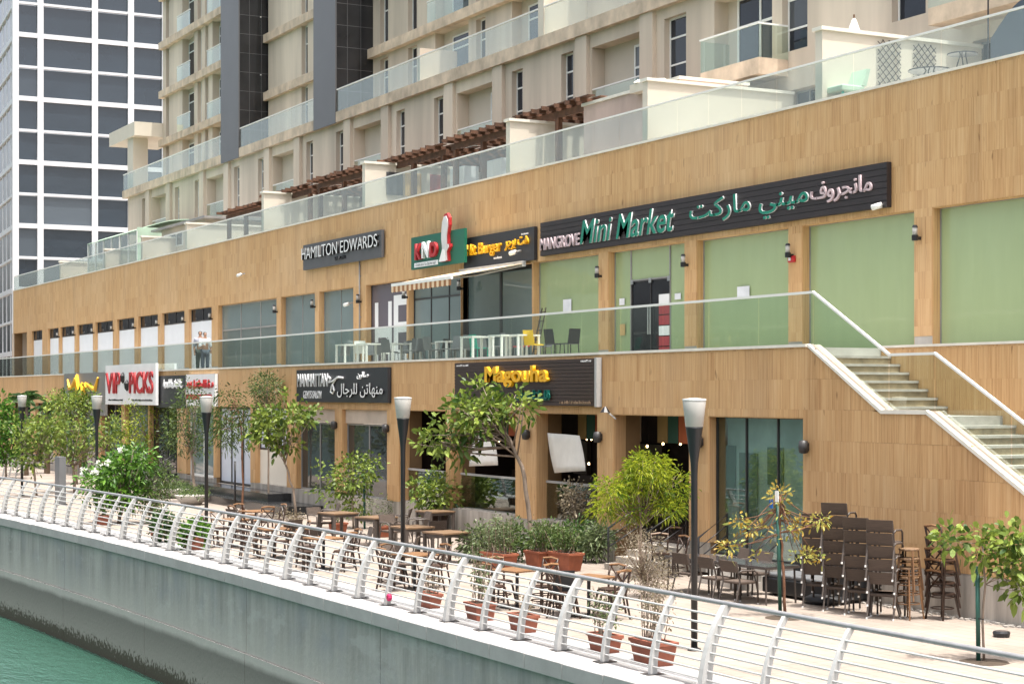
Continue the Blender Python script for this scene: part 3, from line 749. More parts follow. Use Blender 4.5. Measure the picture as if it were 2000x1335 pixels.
for a, b in narrow:
    w = window(apt, a + .02, b - .02, F1 + .25, 16.68, VT + .2, 'pane_navy', 'white_paint', 1, (15.1, 16.0), .06)
for a, b in door:   # recessed balconies flanked by piers
    for x0, x1 in ((a - .95, a - .12), (b + .12, b + .95)): B('pier', 'stone', apt, x0, x1, VT - .16, VT - .002, ROOF, F2 - .004)
    B('balcony_recess', 'cream', apt, a - .02, b + .02, VT + .55, VT + .62, F1 - .1, 16.62)
    window(apt, b - 1.25, b - .06, F1 + .05, 16.3, VT + .48, 'pane_navy', 'white_paint', 1, (15.5,), .08, name='balcony_door')
    window(apt, a + .3, b - .3, ROOF + .1, 13.4, VT + .5, 'pane_navy', 'grey_frame', 3, (), .07)
    gp = B('balcony_glass', 'glass_rail', apt, a, b, VT + .04, VT + .052, F1, F1 + .85); B('rail', 'white_paint', gp, a, b, VT + .02, VT + .07, F1 + .85, F1 + .9)
window(apt, fr[0] + .6, fr[1] - .05, F1 + .05, 16.7, VT + .48, 'pane_navy', 'white_paint', 2, (15.75,), .09, name='balcony_door')
window(apt, U(1540, VT), U(1592, VT), ROOF + .8, 13.2, VT + .3, 'pane_navy', 'grey_frame', 2, (), .06)
window(apt, U(1900, VT), U(1990, VT), ROOF + .2, 13.3, VT + .3, 'pane_navy', 'grey_frame', 3, (), .06)
B('balcony_back', 'cream', apt, fr[0] - .01, fr[1] + .01, VT + .55, VT + .6, F1, 16.75)
# projecting balcony on the right
b0, b1 = U(1368, VT - 1.1), U(1508, VT - .6)
bs = B('balcony_slab', 'stone_slab', apt, b0, b1, VT - 1.1, VT - .01, F1 - .5, F1)
gm = MB(); gm.box(b0, b1, VT - 1.1, VT - 1.088, F1, F1 + 1.0); gm.box(b0, b0 + .012, VT - 1.088, VT, F1, F1 + 1.0); gm.box(b1 - .012, b1, VT - 1.088, VT, F1, F1 + 1.0); gm.build('balcony_glass', 'glass_rail', bs)
gm = MB(); gm.box(b0 - .02, b1 + .02, VT - 1.13, VT - 1.07, F1 + 1.0, F1 + 1.05); gm.box(b1 - .05, b1 + .01, VT - 1.068, VT, F1 + 1.0, F1 + 1.05); gm.build('rail', 'white_paint', bs)
b2, b3 = U(1830, VT - .8), AU1
bs = B('balcony_slab', 'stone_slab', apt, b2, b3, VT - 1.1, VT - .01, F1 - .45, F1)
B('balcony_glass', 'glass_rail', bs, b2, b3, VT - 1.1, VT - 1.088, F1, F1 + 1.0); B('rail', 'white_paint', bs, b2, b3, VT - 1.13, VT - 1.07, F1 + 1.0, F1 + 1.05)
# cornice slab over the base, with glass
B('cornice', 'stone_slab', apt, AU0 - .5, AU1, VT - .25, VB + .2, F2, F2 + .5)
# upper floors
def py(i): return F2 + .5 + 3.2 * i
PYL = [(U(440, VT), U(475, VT)), (U(622, VT), U(665, VT))]
TOPZ = py(5)
for (a, b) in PYL:
    p = B('pylon', 'grey_clad', apt, a, b, VT - .27, VT - .2, F2 - .02, TOPZ)
    B('pylon_side', 'black_tile', apt, a, b - .001, VT - .199, VB + 1.2, F2 + .5, TOPZ)
    mb = MB()
    for i in range(14): z = F2 + .5 + 1.05 * (i + 1); mb.box(b - .01, b + .004, VT - .19, VB + 1.1, z, z + .018)
    for j in (.55, 1.25): mb.box(b - .01, b + .005, VT - .2 + j, VT - .185 + j, F2 + .6, TOPZ)
    mb.build('tile_joint', 'grout', apt)
UA0 = U(318, VB)
bays = [(UA0, PYL[0][0]), (PYL[0][1], PYL[1][0]), (PYL[1][1], AU1)]
bw = MB(); recs = []
# bay with wide wall to the right of the second pylon
hR = []
for fl in range(5):
    z = py(fl); zt = z + 2.7
    for x0, x1 in ((748, 758), (803, 814), (937, 948)): hR.append((U(x0, VB) - .35, U(x1, VB), z + .1, zt - .15, 'n'))
    for x0, x1 in ((850, 915), (1000, 1055), (1240, 1330)): hR.append((U(x0, VB), U(x1, VB), z, zt, 'd'))
    for x0, x1 in ((1500, 1520), (1640, 1700), (1800, 1830), (1900, 1990)): hR.append((U(x0, VB), U(x1, VB), z + .1, zt, 'n'))
    hL = []
pierced(bw, bays[2][0], bays[2][1], F2 + .5, TOPZ, VB, [h[:4] for h in hR], .45)
hM = []
for fl in range(5):
    z = py(fl); zt = z + 2.7
    hM.append((U(527, VB), U(534, VB), z + .1, zt, 'n')); hM.append((U(602, VB) - .2, U(608, VB) + .25, z + .1, zt, 'n'))
pierced(bw, U(517, VB), bays[1][1], F2 + .5, TOPZ, VB - .3, [h[:4] for h in hM], .45)
hA = []
for fl in range(5):
    z = py(fl); zt = z + 2.7
    for x0, x1, t in ((324, 331, 'n'), (356, 379, 'd'), (386, 394, 'n'), (401, 407, 'n'), (415, 440, 'd')): hA.append((U(x0, VB), U(x1, VB), z + (.1 if t == 'n' else 0), zt, t))
pierced(bw, bays[0][0], bays[0][1], F2 + .5, TOPZ, VB, [h[:4] for h in hA], .45)
bw.add([(UA0, VB, F2 + .5), (UA0, VB, TOPZ), (UA0, VB + 8, TOPZ), (UA0, VB + 8, F2 + .5)], [(0, 1, 2, 3)])
bw.build('upper_wall', 'stone', apt)
B('recess_wall', 'black_tile', apt, PYL[0][1] + .01, U(517, VB), VB + 1.3, VB + 1.4, F2 + .5, TOPZ)
for hs, vv in ((hR, VB), (hM, VB - .3), (hA, VB)):
    for a, b, c, d, t in hs:
        if t == 'n': window(apt, a + .01, b - .01, c, d, vv + .22, 'pane_navy', 'white_paint', 1, ((c + d) / 2 + .35,), .06)
        else:
            B('balcony_back', 'cream', apt, a - .01, b + .01, vv + .45, vv + .5, c, d)
            window(apt, b - min(2.6, (b - a) * (.94 if hs is hA else .7)), b - .06, c + .05, d - .3, vv + .38, 'pane_navy', 'white_paint', 1, (d - .9,), .07, name='balcony_door')
for bi, (a, b) in enumerate(bays):
    for fl in range(1, 6):
        z = py(fl) - .5
        if bi == 1:
            B('floor_band', 'stone_slab', apt, U(517, VB), b, VB - .55, VB - .29, z, z + .45)
            s_ = B('balcony_slab', 'stone_slab', apt, U(486, VB - .3), U(518, VB - .3), VB - .75, VB + 1.25, z, z + .45)
            B('balcony_glass', 'glass_rail', s_, U(488, VB - .5), U(516, VB - .5), VB - .7, VB - .688, z + .45, z + 1.4); B('rail', 'white_paint', s_, U(488, VB - .5), U(516, VB - .5), VB - .72, VB - .66, z + 1.4, z + 1.45)
        else:
            B('floor_band', 'stone_slab', apt, a, b, VB - .3, VB + .01, z, z + .45)
            for h in (hA if bi == 0 else hR):
                if h[4] == 'd' and abs(h[2] - py(fl)) < .1:
                    g = B('balcony_glass', 'glass_rail', apt, h[0] - .3, h[1], VB - .26, VB - .248, z + .45, z + 1.4); B('rail', 'white_paint', g, h[0] - .3, h[1], VB - .29, VB - .22, z + 1.4, z + 1.45)
# cornice glass in lengths between the pylons
ZC = F2 + .5
cg = None
for i, (a, b) in enumerate([(AU0 - .4, PYL[0][0] - .05), (PYL[0][1] + .05, PYL[1][0] - .05), (PYL[1][1] + .05, U(1060, VT)), (U(1072, VT), AU1)]):
    n = max(1, round((b - a) / 1.6))
    for j in range(n):
        g = B('balcony_glass', 'glass_parapet', apt, a + (b - a) * (j + .005) / n, a + (b - a) * (j + .995) / n, VT - .2, VT - .188, ZC, ZC + 1.05)
    B('rail', 'white_paint', apt, a, b, VT - .23, VT - .16, ZC + 1.05, ZC + 1.1)
B('divider_wall', 'cream_white', apt, U(1060, VT), U(1071, VT), VT - .2, VB, ZC, ZC + 2.6)
B('divider_wall', 'cream', apt, U(822, VT) - .1, U(824, VT), VT - .1, VB, ZC, ZC + 1.5)
# pergola-like end slab
B('end_slab', 'cream_white', apt, U(247, VT + 1), UA0 - .01, VT - .2, VB + 1.5, py(1) + .2, py(1) + 1.1); B('end_post', 'cream_white', apt, U(278, VT + 1), U(289, VT + 1), VT, VT + 1, F2 + .5, py(1) + .2)

# ---------------------------------------------------------------- white gridded tower behind
tw = thing('office_tower', 'tall dark glass tower with white grid of bands and columns', 'building', (-200, 52, 0))
TU = -198.; zs = [1.5 + 3.5 * i for i in range(17)]
vcol = [42.6, 45.3, 51.35, 55.45, 59.4, 63.5, 67.5]
cw = .33
for v in vcol: B('column', 'spandrel_white', tw, TU - .4, TU + .12, v - cw, v + cw, 0, zs[-1])
LD = Vector((-1.0768, .101, 0)).normalized(); LN = Vector((-LD.y, LD.x, 0))
for i, z in enumerate(zs):
    t = .26 if i % 2 == 0 else .13
    B('floor_band', 'spandrel_white', tw, TU - .4, TU + .06, 42.6, 67.5, z - t, z + t)
    p0 = Vector((TU, 42.6, 0)); p1 = p0 + LD * 46; o_ = Vector((.0, -.1, 0))
    MB().hexa([(p0 + o_ + Vector((0, 0, z - t))), (p0 + Vector((0, .3, z - t))), (p1 + Vector((0, .3, z - t))), (p1 + o_ + Vector((0, 0, z - t))), (p0 + o_ + Vector((0, 0, z + t))), (p0 + Vector((0, .3, z + t))), (p1 + Vector((0, .3, z + t))), (p1 + o_ + Vector((0, 0, z + t)))]).build('floor_band', 'spandrel_white', tw)
    if i < len(zs) - 1:
        for a, b in zip(vcol, vcol[1:]): B('pane', 'pane_tower', tw, TU - .3, TU - .22, a, b, z + .2, zs[i + 1] - .2)
for k in range(12):
    p = Vector((TU, 42.6, 0)) + LD * (1.5 + 3.8 * k); B('column', 'spandrel_white', tw, p.x - .2, p.x + .2, p.y + .07, p.y + .3, 0, zs[-1])
    for i in range(len(zs) - 1):
        q = p + LD * 3.2; MB().hexa([(p.x, p.y + .1, zs[i] + .2), (q.x, q.y + .1, zs[i] + .2), (q.x, q.y + .2, zs[i] + .2), (p.x, p.y + .2, zs[i] + .2), (p.x, p.y + .1, zs[i + 1] - .2), (q.x, q.y + .1, zs[i + 1] - .2), (q.x, q.y + .2, zs[i + 1] - .2), (p.x, p.y + .2, zs[i + 1] - .2)]).build('pane', 'pane_tower', tw)

# ---------------------------------------------------------------- roof terrace
def divider(px, label, x_end=None, h=1.83, v0=VU + .2, v1=VT - .02, mat='cream_white'):
    u = U(px, v0); t = thing('divider_wall', label, 'wall', (u, v0, ROOF))
    B('wall', mat, t, u - .28, u, v0, v1, ROOF - .02, ROOF + h); B('coping', 'trim', t, u - .34, u + .06, v0 - .06, v1, ROOF + h, ROOF + h + .09); return t
divider(1606, 'cream roof divider wall carrying two dark lattice trellises')
divider(1265, 'cream roof divider wall beside the pink rendered block')
divider(996, 'cream roof divider wall between two brown pergolas')
divider(713, 'cream roof divider wall with hanging coloured towels')
divider(515, 'cream roof divider wall at the end of the pergola row')
divider(365, 'low cream roof divider wall next to the grey-windowed cabin', h=1.4)
divider(278, 'low beige roof divider wall between conservatory and cabin', h=1.35, mat='cream')
divider(206, 'low beige roof divider wall in front of the glass conservatory', h=1.2, mat='cream')
divider(118, 'last low beige divider wall at the far end of the roof terrace', h=1.2, mat='cream')
pk = thing('rendered_block', 'pink stained rendered block with a cream coping on the roof terrace', 'wall', (U(1200, 29), 29, ROOF))
B('wall', 'pink_render', pk, U(1140, 28.6), U(1265, VU + .2) - .3, 28.6, 31, ROOF - .02, 13.25); B('coping', 'trim', pk, U(1140, 28.6) - .06, U(1265, VU + .2) - .24, 28.54, 31.05, 13.25, 13.34)
ch = thing('roof_vent', 'small cream capped vent on top of the divider wall', 'vent', (U(1285, 29), 29, 13.1))
B('shaft', 'cream_white', ch, U(1285, 29) - .5, U(1285, 29) + .25, 28.3, 29.6, 13.14, 13.4); MB().lathe([(.75, 0), (.6, .1), (.35, .14)], 4, (U(1285, 29) - .12, 28.95, 13.42)).build('cap', 'trim', ch)
def pergola(xa, xb, label, z, v0=28.2, v1=VT - .1, ext=0.):
    ua, ub = U(xa, v0), U(xb, v0); t = thing('pergola', label, 'pergola', ((ua + ub) / 2, v0, ROOF))
    for v in (v0 + .5, v1 - .4): B('beam', 'wood_pergola', t, ua, ub, v - .06, v + .06, z - .22, z)
    n = max(4, int((ub - ua) / .62))
    for i in range(n):
        x = ua + (ub - ua) * (i + .5) / n; B('rafter', 'wood_pergola', t, x - .035, x + .035, v0 - .1 + rnd.uniform(-.15, .1), v1, z + .002, z + .13)
    m = 9
    for i in range(m):
        y = v0 + (v1 - v0) * (i + .5) / m; B('slat', 'wood_pergola', t, ua - .2, ub + .2, y - .12, y + .15, z + .132, z + .165)
    for x in (ua + .3, (ua + ub) / 2, ub - .3):
        for v in (v0 + .5,): B('post', 'wood_pergola', t, x - .09, x + .09, v - .09, v + .09, ROOF, z - .222)
    return t
pergola(1000, 1136, 'brown slatted pergola against the pink rendered block', 13.35)
pergola(860, 985, 'brown slatted pergola between two cream divider walls', 13.25)
pergola(726, 850, 'stepped brown pergola over the terrace with hanging towels', 13.15)
pergola(600, 706, 'brown pergola beside the towel divider wall', 13.2)
pergola(512, 590, 'dark brown pergola with ragged slats above the end divider wall', 13.1)
pergola(425, 500, 'small dark pergola standing apart beyond the ragged one', 12.9)
# lattice trellises on the lit face of a divider
uT = U(1606, VU + .2) + .03
for i, (va, vb) in enumerate(((29.0, 29.75), (30.15, 30.9))):
    t = thing('trellis', 'dark diamond lattice trellis on the cream divider wall', 'trellis', (uT, va, ROOF + .1), 0, 'lattice trellises on the roof divider wall')
    z0, z1 = ROOF + .15, ROOF + 1.75; n = 9; w = vb - va
    for k in range(-4, 10):
        for sgn in (1, -1):
            za = z0 + k * .2; pts = []
            y_a, y_b = (va, vb) if sgn > 0 else (vb, va); p = Vector((uT + (.012 if sgn > 0 else .024), y_a, za)); q_ = Vector((p.x, y_b, za + w))
            if q_.z < z0 + .1 or p.z > z1 - .1: continue
            if p.z < z0: f = (z0 - p.z) / w; p = p.lerp(q_, f)
            if q_.z > z1: f = (z1 - p.z) / (q_.z - p.z); q_ = p.lerp(q_, f)
            MB().tube([p, q_], .011, 4).build('slat', 'dark_frame', t)
# conservatory and cabin at the left end
cv = thing('conservatory', 'pale glazed conservatory with curved roof on the terrace', 'conservatory', (U(235, 28.5), 28.5, ROOF))
c0, c1 = U(172, 28.2), U(268, 28.2)
for k in range(6): a = c0 + (c1 - c0) * k / 6; B('glass_pane', 'glass_parapet', cv, a + .05, a + (c1 - c0) / 6 - .05, 28.2, 28.22, ROOF, 13.3)
for k in range(7): a = c0 + (c1 - c0) * k / 6; B('mullion', 'white_paint', cv, a - .05, a + .05, 28.17, 28.25, ROOF, 13.3)
B('back_wall', 'cream_white', cv, c0, c1, 31.2, 31.3, ROOF, 13.8)
rf = MB(); n = 8; P_ = [(28.15 + 3.1 * i / n, 13.3 + .75 * math.sin(math.pi * (.5 * i / n))) for i in range(n + 1)]
for (a, za), (b, zb) in zip(P_, P_[1:]): rf.hexa([(c0, a, za), (c1, a, za), (c1, b, zb), (c0, b, zb), (c0, a, za + .05), (c1, a, za + .05), (c1, b, zb + .05), (c0, b, zb + .05)])
rf.build('roof', 'pale_green', cv, smooth=False); B('side_wall', 'pale_green', cv, c1, c1 + .06, 28.2, 31.2, ROOF, 13.5)
cb = thing('cabin', 'cream rooftop cabin with dark sliding window', 'cabin', (U(340, 29), 29.5, ROOF))
B('wall', 'cream', cb, U(316, 29.2), U(400, 29.2), 29.2, 32.3, ROOF, 13.2); B('roof', 'grey_frame', cb, U(300, 29) - .2, U(402, 29), 28.9, 32.4, 13.2, 13.32); window(cb, U(322, 29.2), U(358, 29.2), ROOF + .9, 12.9, 29.14, 'pane_dark', 'white_paint', 3, (), .06)
# white folded parasol, loungers and clutter
p = PD(1668, 65, 31.5 / ray(1668)[1]); um = thing('parasol', 'closed white parasol standing behind the cream divider wall', 'parasol', (p.x, p.y, ROOF))
MB().lathe([(.36, 13.2), (.31, 13.6), (.19, 14.1), (.08, 14.42), (.02, 14.5)], 10, (p.x, p.y, 0)).build('canopy', 'white_paint', um); MB().tube([(p.x, p.y, ROOF), (p.x, p.y, 14.6)], .025, 6).build('pole', 'wood_mid', um)
def terrace_seat(px, v, label, mat, mat2):
    u = U(px, v); t = thing('garden_chair', label, 'chair', (u, v, ROOF))
    B('seat', mat, t, u - .35, u + .35, v - .35, v + .35, ROOF + .25, ROOF + .42, bevel=.04); MB().hexa([(u - .35, v + .25, ROOF + .42), (u + .35, v + .25, ROOF + .42), (u + .35, v + .4, ROOF + .42), (u - .35, v + .4, ROOF + .42), (u - .35, v + .42, ROOF + .85), (u + .35, v + .42, ROOF + .85), (u + .35, v + .52, ROOF + .85), (u - .35, v + .52, ROOF + .85)]).build('backrest', mat, t)
    for a in (-.3, .3):
        for b in (-.3, .3): B('leg', mat2, t, u + a - .025, u + a + .025, v + b - .025, v + b + .025, ROOF, ROOF + .25)
terrace_seat(1650, 27.8, 'pale green cushioned chair under the lattice trellis', 'pale_green', 'plastic_green')
def round_table(px, v, z0, label, r=.45, h=.72, top='smoked_glass', leg='black_metal'):
    u = U(px, v); t = thing('round_table', label, 'table', (u, v, z0)); MB().lathe([(r, h - .03), (r, h)], 20, (u, v, z0)).build('table_top', top, t)
    for k in range(3): q = 2.1 * k; MB().tube([(u + .8 * r * math.cos(q), v + .8 * r * math.sin(q), z0), (u + .2 * r * math.cos(q + .6), v + .2 * r * math.sin(q + .6), z0 + h - .03)], .015, 5).build('leg', leg, t)
    return t
round_table(1815, 28.4, ROOF, 'small dark round table beside the lattice trellis', .5, .5)
round_table(1880, 28.6, ROOF, 'small glass table near the blue-grey pool screen', .35, .75)
sc_ = thing('canvas_screen', 'blue-grey canvas screen sheltering the terrace corner', 'screen', (U(1960, 28.5), 28.5, ROOF))
mb = MB(); 
for i in range(8):
    a0, a1 = i / 8, (i + 1) / 8; ua, ub = U(1935, 28.5), U(2060, 28.5)
    mb.hexa([(ua + (ub - ua) * a0, 28.5, ROOF + .05), (ua + (ub - ua) * a1, 28.5, ROOF + .05), (ua + (ub - ua) * a1, 28.54, ROOF + .05), (ua + (ub - ua) * a0, 28.54, ROOF + .05)] + [(ua + (ub - ua) * a, y, ROOF + .9 + .75 * math.sin(min(1, a * 1.6) * math.pi / 2)) for a, y in ((a0, 28.5), (a1, 28.5), (a1, 28.54), (a0, 28.54))])
mb.build('sheet', 'trousers_blue', sc_); MB().tube([(U(1930, 28.5), 28.5, ROOF), (U(1930, 28.5), 28.5, ROOF + 2.6)], .02, 6).build('pole', 'black_metal', sc_)
ut = U(713, VU + .2) + .01
for i, (vv, m_, lab) in enumerate(((28.2, 'board_grey', 'dark grey board leaning on the cream towel wall'), (29.0, 'towel_gold', 'gold patterned towel hung on the cream divider wall'), (30.1, 'towel_red', 'red towel hung on the cream divider wall'), (30.9, 'towel_blue', 'striped blue towel hung low on the divider wall'), (31.5, 'towel_green', 'green towel hung at the end of the divider wall'))):
    z1 = ROOF + (1.55 if i < 3 else .9); mb = MB()
    for k in range(5): y0 = vv + .14 * k; d = .02 + .02 * (k % 2); d2 = .02 + .02 * ((k + 1) % 2); mb.hexa([(ut, y0, z1 - .9), (ut + d, y0, z1 - .9), (ut + d2, y0 + .14, z1 - .9), (ut, y0 + .14, z1 - .9), (ut, y0, z1), (ut + d, y0, z1), (ut + d2, y0 + .14, z1), (ut, y0 + .14, z1)])
    tag(mb.build('towel' if i else 'board', m_), lab, 'towel' if i else 'board')
for px, v, lab in ((893, 29.2, 'white storage cabinet under the pergola posts'), (965, 29.4, 'white storage cabinet near the cream divider wall')):
    u = U(px, v); t = thing('storage_cabinet', lab, 'cabinet', (u, v, ROOF)); B('body', 'white_shutter', t, u - .6, u + .6, v, v + .6, ROOF, ROOF + 1.3)
    for a in (-.3, .3): B('door', 'white_paint', t, u + a - .28, u + a + .28, v - .02, v - .002, ROOF + .05, ROOF + 1.25)

# ---------------------------------------------------------------- shop signs
def marks(parent, u0, u1, z0, z1, v, mat, depth, seed, curl=False, name='lettering'):
    """strokes for small print that cannot be read in the photograph"""
    q = random.Random(seed); h = z1 - z0; mb = MB(); u = u0; r = h * (.075 if curl else .09)
    while u < u1 - h * .15:
        w = h * q.uniform(.3, .75)
        if q.random() < .14: u += h * .35; continue
        if curl:
            c = (u + w / 2, z0 + h * q.uniform(.35, .5)); n = 7; a0 = q.uniform(0, 6); pts = [(c[0] + w * .45 * math.cos(a0 + k * .75), v - depth / 2, c[1] + h * .3 * math.sin(a0 + k * .75)) for k in range(n)]
            mb.tube(pts, r, 4)
            if q.random() < .45: mb.box(c[0] - r, c[0] + r, v - depth, v, z0 + h * .3, z1)
        else:
            mb.box(u, u + r * 1.6, v - depth, v, z0, z1 if q.random() < .35 else z0 + h * .7)
            if q.random() < .7: mb.box(u + r * 1.6, u + w * .7, v - depth, v, z0 + h * .55, z0 + h * .7)
            if q.random() < .5: mb.box(u + r * 1.6, u + w * .7, v - depth, v, z0, z0 + h * .15)
        u += w
    if curl: mb.box(u0 + h * .2, u1 - h * .4, v - depth, v, z0 + h * .2, z0 + h * .32)
    return mb.build(name, mat, parent)
def board(name, label, xa, xb, z0, z1, v, mat, th=.12, slats=0, slat_mat=None):
    ua, ub = U(xa, v), U(xb, v); t = thing(name, label, 'sign', ((ua + ub) / 2, v, z0)); b = B('board', mat, t, ua, ub, v, v + th, z0, z1)
    if slats:
        h = (z1 - z0) / slats
        for k in range(slats): B('slat', mat, t, ua + .004, ub - .004, v - .018, v - .001, z0 + h * k + .008, z0 + h * (k + 1) - .008)
    return t, ua, ub
def fx(xa, v=None): return lambda x: U(x, v)
v = VU - .16
s, a, b = board('shop_sign', 'long dark slatted sign reading MANGROVE Mini Market', 1056, 1733, 8.38, 9.43, v, 'board_dark', slats=7)
lv = v - .02
lettering(s, 'MANGROVE', U(1058, v), U(1134, v), 8.55, 8.92, lv, 'letter_pink', .05, .012)
lettering(s, 'Mini Market', U(1136, v), U(1320, v), 8.55, 9.27, lv, 'letter_green', .045, .014, .25, side='letter_silver')
lettering(s, 'ميني ماركت', U(1350, v), U(1582, v), 8.50, 9.28, lv, 'letter_green', .045, .012, ar=True, side='letter_silver')
lettering(s, 'مانجروف', U(1586, v), U(1706, v), 8.68, 9.22, lv, 'letter_pink', .05, .008, ar=True)
s, a, b = board('shop_sign', 'dark sign with yellow Hit Burger lettering above the awning', 906, 1043, 8.3, 9.36, v, 'board_black')
lettering(s, 'Hit Burger', U(913, v), U(981, v), 8.62, 9.12, v, 'letter_yellow', .07, .012); lettering(s, 'هت برجر', U(988, v), U(1034, v), 8.72, 9.1, v, 'letter_yellow', .06, .008, ar=True)
marks(s, U(965, v), U(980, v), 8.5, 8.58, v, 'letter_white', .02, 1); marks(s, U(1019, v), U(1033, v), 9.15, 9.2, v, 'letter_white', .02, 2)
s, a, b = board('shop_sign', 'green sign with red and white letters and a raised head emblem', 803, 907, 8.5, 9.66, VU - .45, 'board_green', .1); vv = VU - .45
for x in (815, 893): B('bracket', 'dark_frame', s, U(x, vv) - .02, U(x, vv) + .02, vv + .1, VU - .05, 8.56, 8.6)
lettering(s, 'K', U(814, vv), U(826, vv), 8.82, 9.4, vv, 'letter_red', .10, .03, name='letter'); lettering(s, 'N', U(828, vv), U(841, vv), 8.84, 9.42, vv, 'letter_white', .10, .03, name='letter'); lettering(s, 'D', U(843, vv), U(857, vv), 8.84, 9.36, vv, 'letter_red', .10, .05, name='letter')
B('strapline', 'letter_white', s, U(811, vv), U(856, vv), vv - .04, vv - .002, 8.56, 8.72); marks(s, U(814, vv), U(853, vv), 8.59, 8.69, vv - .04, 'letter_black', .004, 3)
hx = U(874, vv); prof = [(-.42, 8.62), (.28, 8.62), (.22, 8.95), (.42, 9.1), (.40, 9.2), (.25, 9.22), (.24, 9.55), (.36, 9.85), (.34, 10.1), (.18, 10.27), (-.04, 10.25), (-.2, 10.05), (-.26, 9.75), (-.28, 9.45), (-.22, 9.2), (-.18, 9.0)]
MB().prism([(hx + x, z) for x, z in prof], vv - .10, vv - .002).build('emblem', 'letter_red', s)
MB().prism([(hx - .03 + x * .82, 8.64 + (z - 8.62) * .93) for x, z in prof], vv - .12, vv - .101).build('emblem_face', 'letter_silver', s)
MB().prism([(hx - .42, 8.62), (hx + .1, 8.62), (hx + .0, 9.0), (hx - .15, 9.05)], vv - .135, vv - .121).build('emblem_collar', 'letter_white', s)
s, a, b = board('shop_sign', 'grey sign with white HAMILTON EDWARDS lettering', 592, 745, 9.2, 10.24, VU - .2, 'board_grey'); vv = VU - .2
lettering(s, 'HAMILTON EDWARDS', U(593, vv), U(741, vv), 9.62, 10.1, vv, 'letter_white', .10, -.004, side='letter_black'); lettering(s, 'SALON', U(655, vv), U(675, vv), 9.38, 9.52, vv, 'letter_black', .05, .02)
v = VL - .16
s, a, b = board('shop_sign', 'brown slatted sign with yellow Magouha lettering half behind leaves', 889, 1163, 3.74, 4.91, v, 'board_brown', slats=13)
B('end_trim', 'white_metal', s, b, b + .1, v - .03, v + .12, 3.72, 4.93)
lettering(s, 'Magouha', U(953, v), U(1075, v), 4.22, 4.78, v - .02, 'letter_yellow', .09, .03); marks(s, U(1010, v), U(1078, v), 3.86, 4.14, v - .02, 'letter_teal', .08, 4, True)
marks(s, U(1095, v), U(1156, v), 3.79, 3.87, v - .02, 'poster_tan', .012, 5)
for xa, xb, z_ in ((893, 916, 4.84), (1136, 1157, 4.86)): marks(s, U(xa, v), U(xb, v), z_ - .03, z_ + .02, v - .02, 'letter_silver', .012, 6)
s, a, b = board('shop_sign', 'black barber sign reading MANHATTAN GENTS SALON in silver', 579, 757, 3.76, 4.86, v, 'board_black')
lettering(s, 'MANHATTAN', U(582, v), U(641, v), 4.28, 4.72, v, 'letter_silver', .03, .015); lettering(s, 'GENTS SALON', U(593, v), U(628, v), 3.88, 4.14, v, 'letter_silver', .02, .01)
lettering(s, 'صالون', U(698, v), U(720, v), 4.5, 4.74, v, 'letter_white', .03, .004, ar=True); lettering(s, 'منهاتن للرجال', U(661, v), U(750, v), 3.92, 4.38, v, 'letter_white', .05, .005, ar=True, side='letter_black')
sw_ = [(642, 4.62), (648, 4.55), (645, 4.42), (652, 4.46), (662, 4.58), (672, 4.56)]; MB().tube([(U(x, v), v - .04, z) for x, z in sw_], .035, 5).build('scissor_emblem', 'letter_white', s)
MB().tube([(U(x, v), v - .04, z) for x, z in ((657, 4.5), (650, 4.3), (648, 4.1), (652, 4.05), (655, 4.15), (652, 4.35))], .03, 5).build('scissor_emblem', 'letter_white', s)
s, a, b = board('shop_sign', 'white sign with tall red VIP PICKS letters', 206, 304, 3.55, 5.35, v - .2, 'board_white'); vv = v - .2
lettering(s, 'VIP', U(208, vv), U(236, vv), 4.05, 5.0, vv, 'letter_red', .06, .015); lettering(s, 'PICKS', U(254, vv), U(300, vv), 4.05, 5.0, vv, 'letter_red', .06, .015)
for k in range(2): MB().lathe([(0, -.26), (.10, -.15), (.13, .1), (0, .28)], 7, (U(242 + 8 * k, vv), vv - .05, 4.75 - .35 * k)).build('cat_emblem', 'letter_black', s)
marks(s, U(211, vv), U(240, vv), 3.72, 3.8, vv, 'letter_black', .01, 7); marks(s, U(258, vv), U(298, vv), 3.72, 3.8, vv, 'letter_black', .01, 8)
s, a, b = board('shop_sign', 'grey sign with a golden script emblem', 125, 205, 3.0, 5.05, v - .1, 'board_midgrey'); vv = v - .1
for pts in ([(134, 4.75), (138, 4.3), (143, 4.3), (150, 4.75), (155, 4.6)], [(150, 4.0), (153, 4.9), (158, 4.1), (163, 4.5), (166, 4.0), (170, 4.5), (174, 4.2)], [(172, 4.5), (182, 4.3), (188, 4.2), (193, 4.8)], [(150, 3.9), (160, 3.8), (172, 3.95)]):
    MB().tube([(U(x, vv), vv - .05, z) for x, z in pts], [.05] + [.12] * (len(pts) - 2) + [.05], 5).build('script_emblem', 'letter_yellow', s)
s, a, b = board('shop_sign', 'small black sign with white script beside the white and red one', 305, 362, 3.45, 4.8, v, 'board_black'); marks(s, U(320, v), U(357, v), 4.25, 4.65, v, 'letter_white', .04, 9, True)
s, a, b = board('shop_sign', 'small white sign with red script and a red stripe', 363, 420, 3.55, 4.82, v, 'board_white'); marks(s, U(366, v), U(417, v), 4.22, 4.6, v, 'letter_red', .06, 11, True); B('stripe', 'letter_red', s, a + .02, b - .4, v - .012, v - .001, 3.82, 4.02)

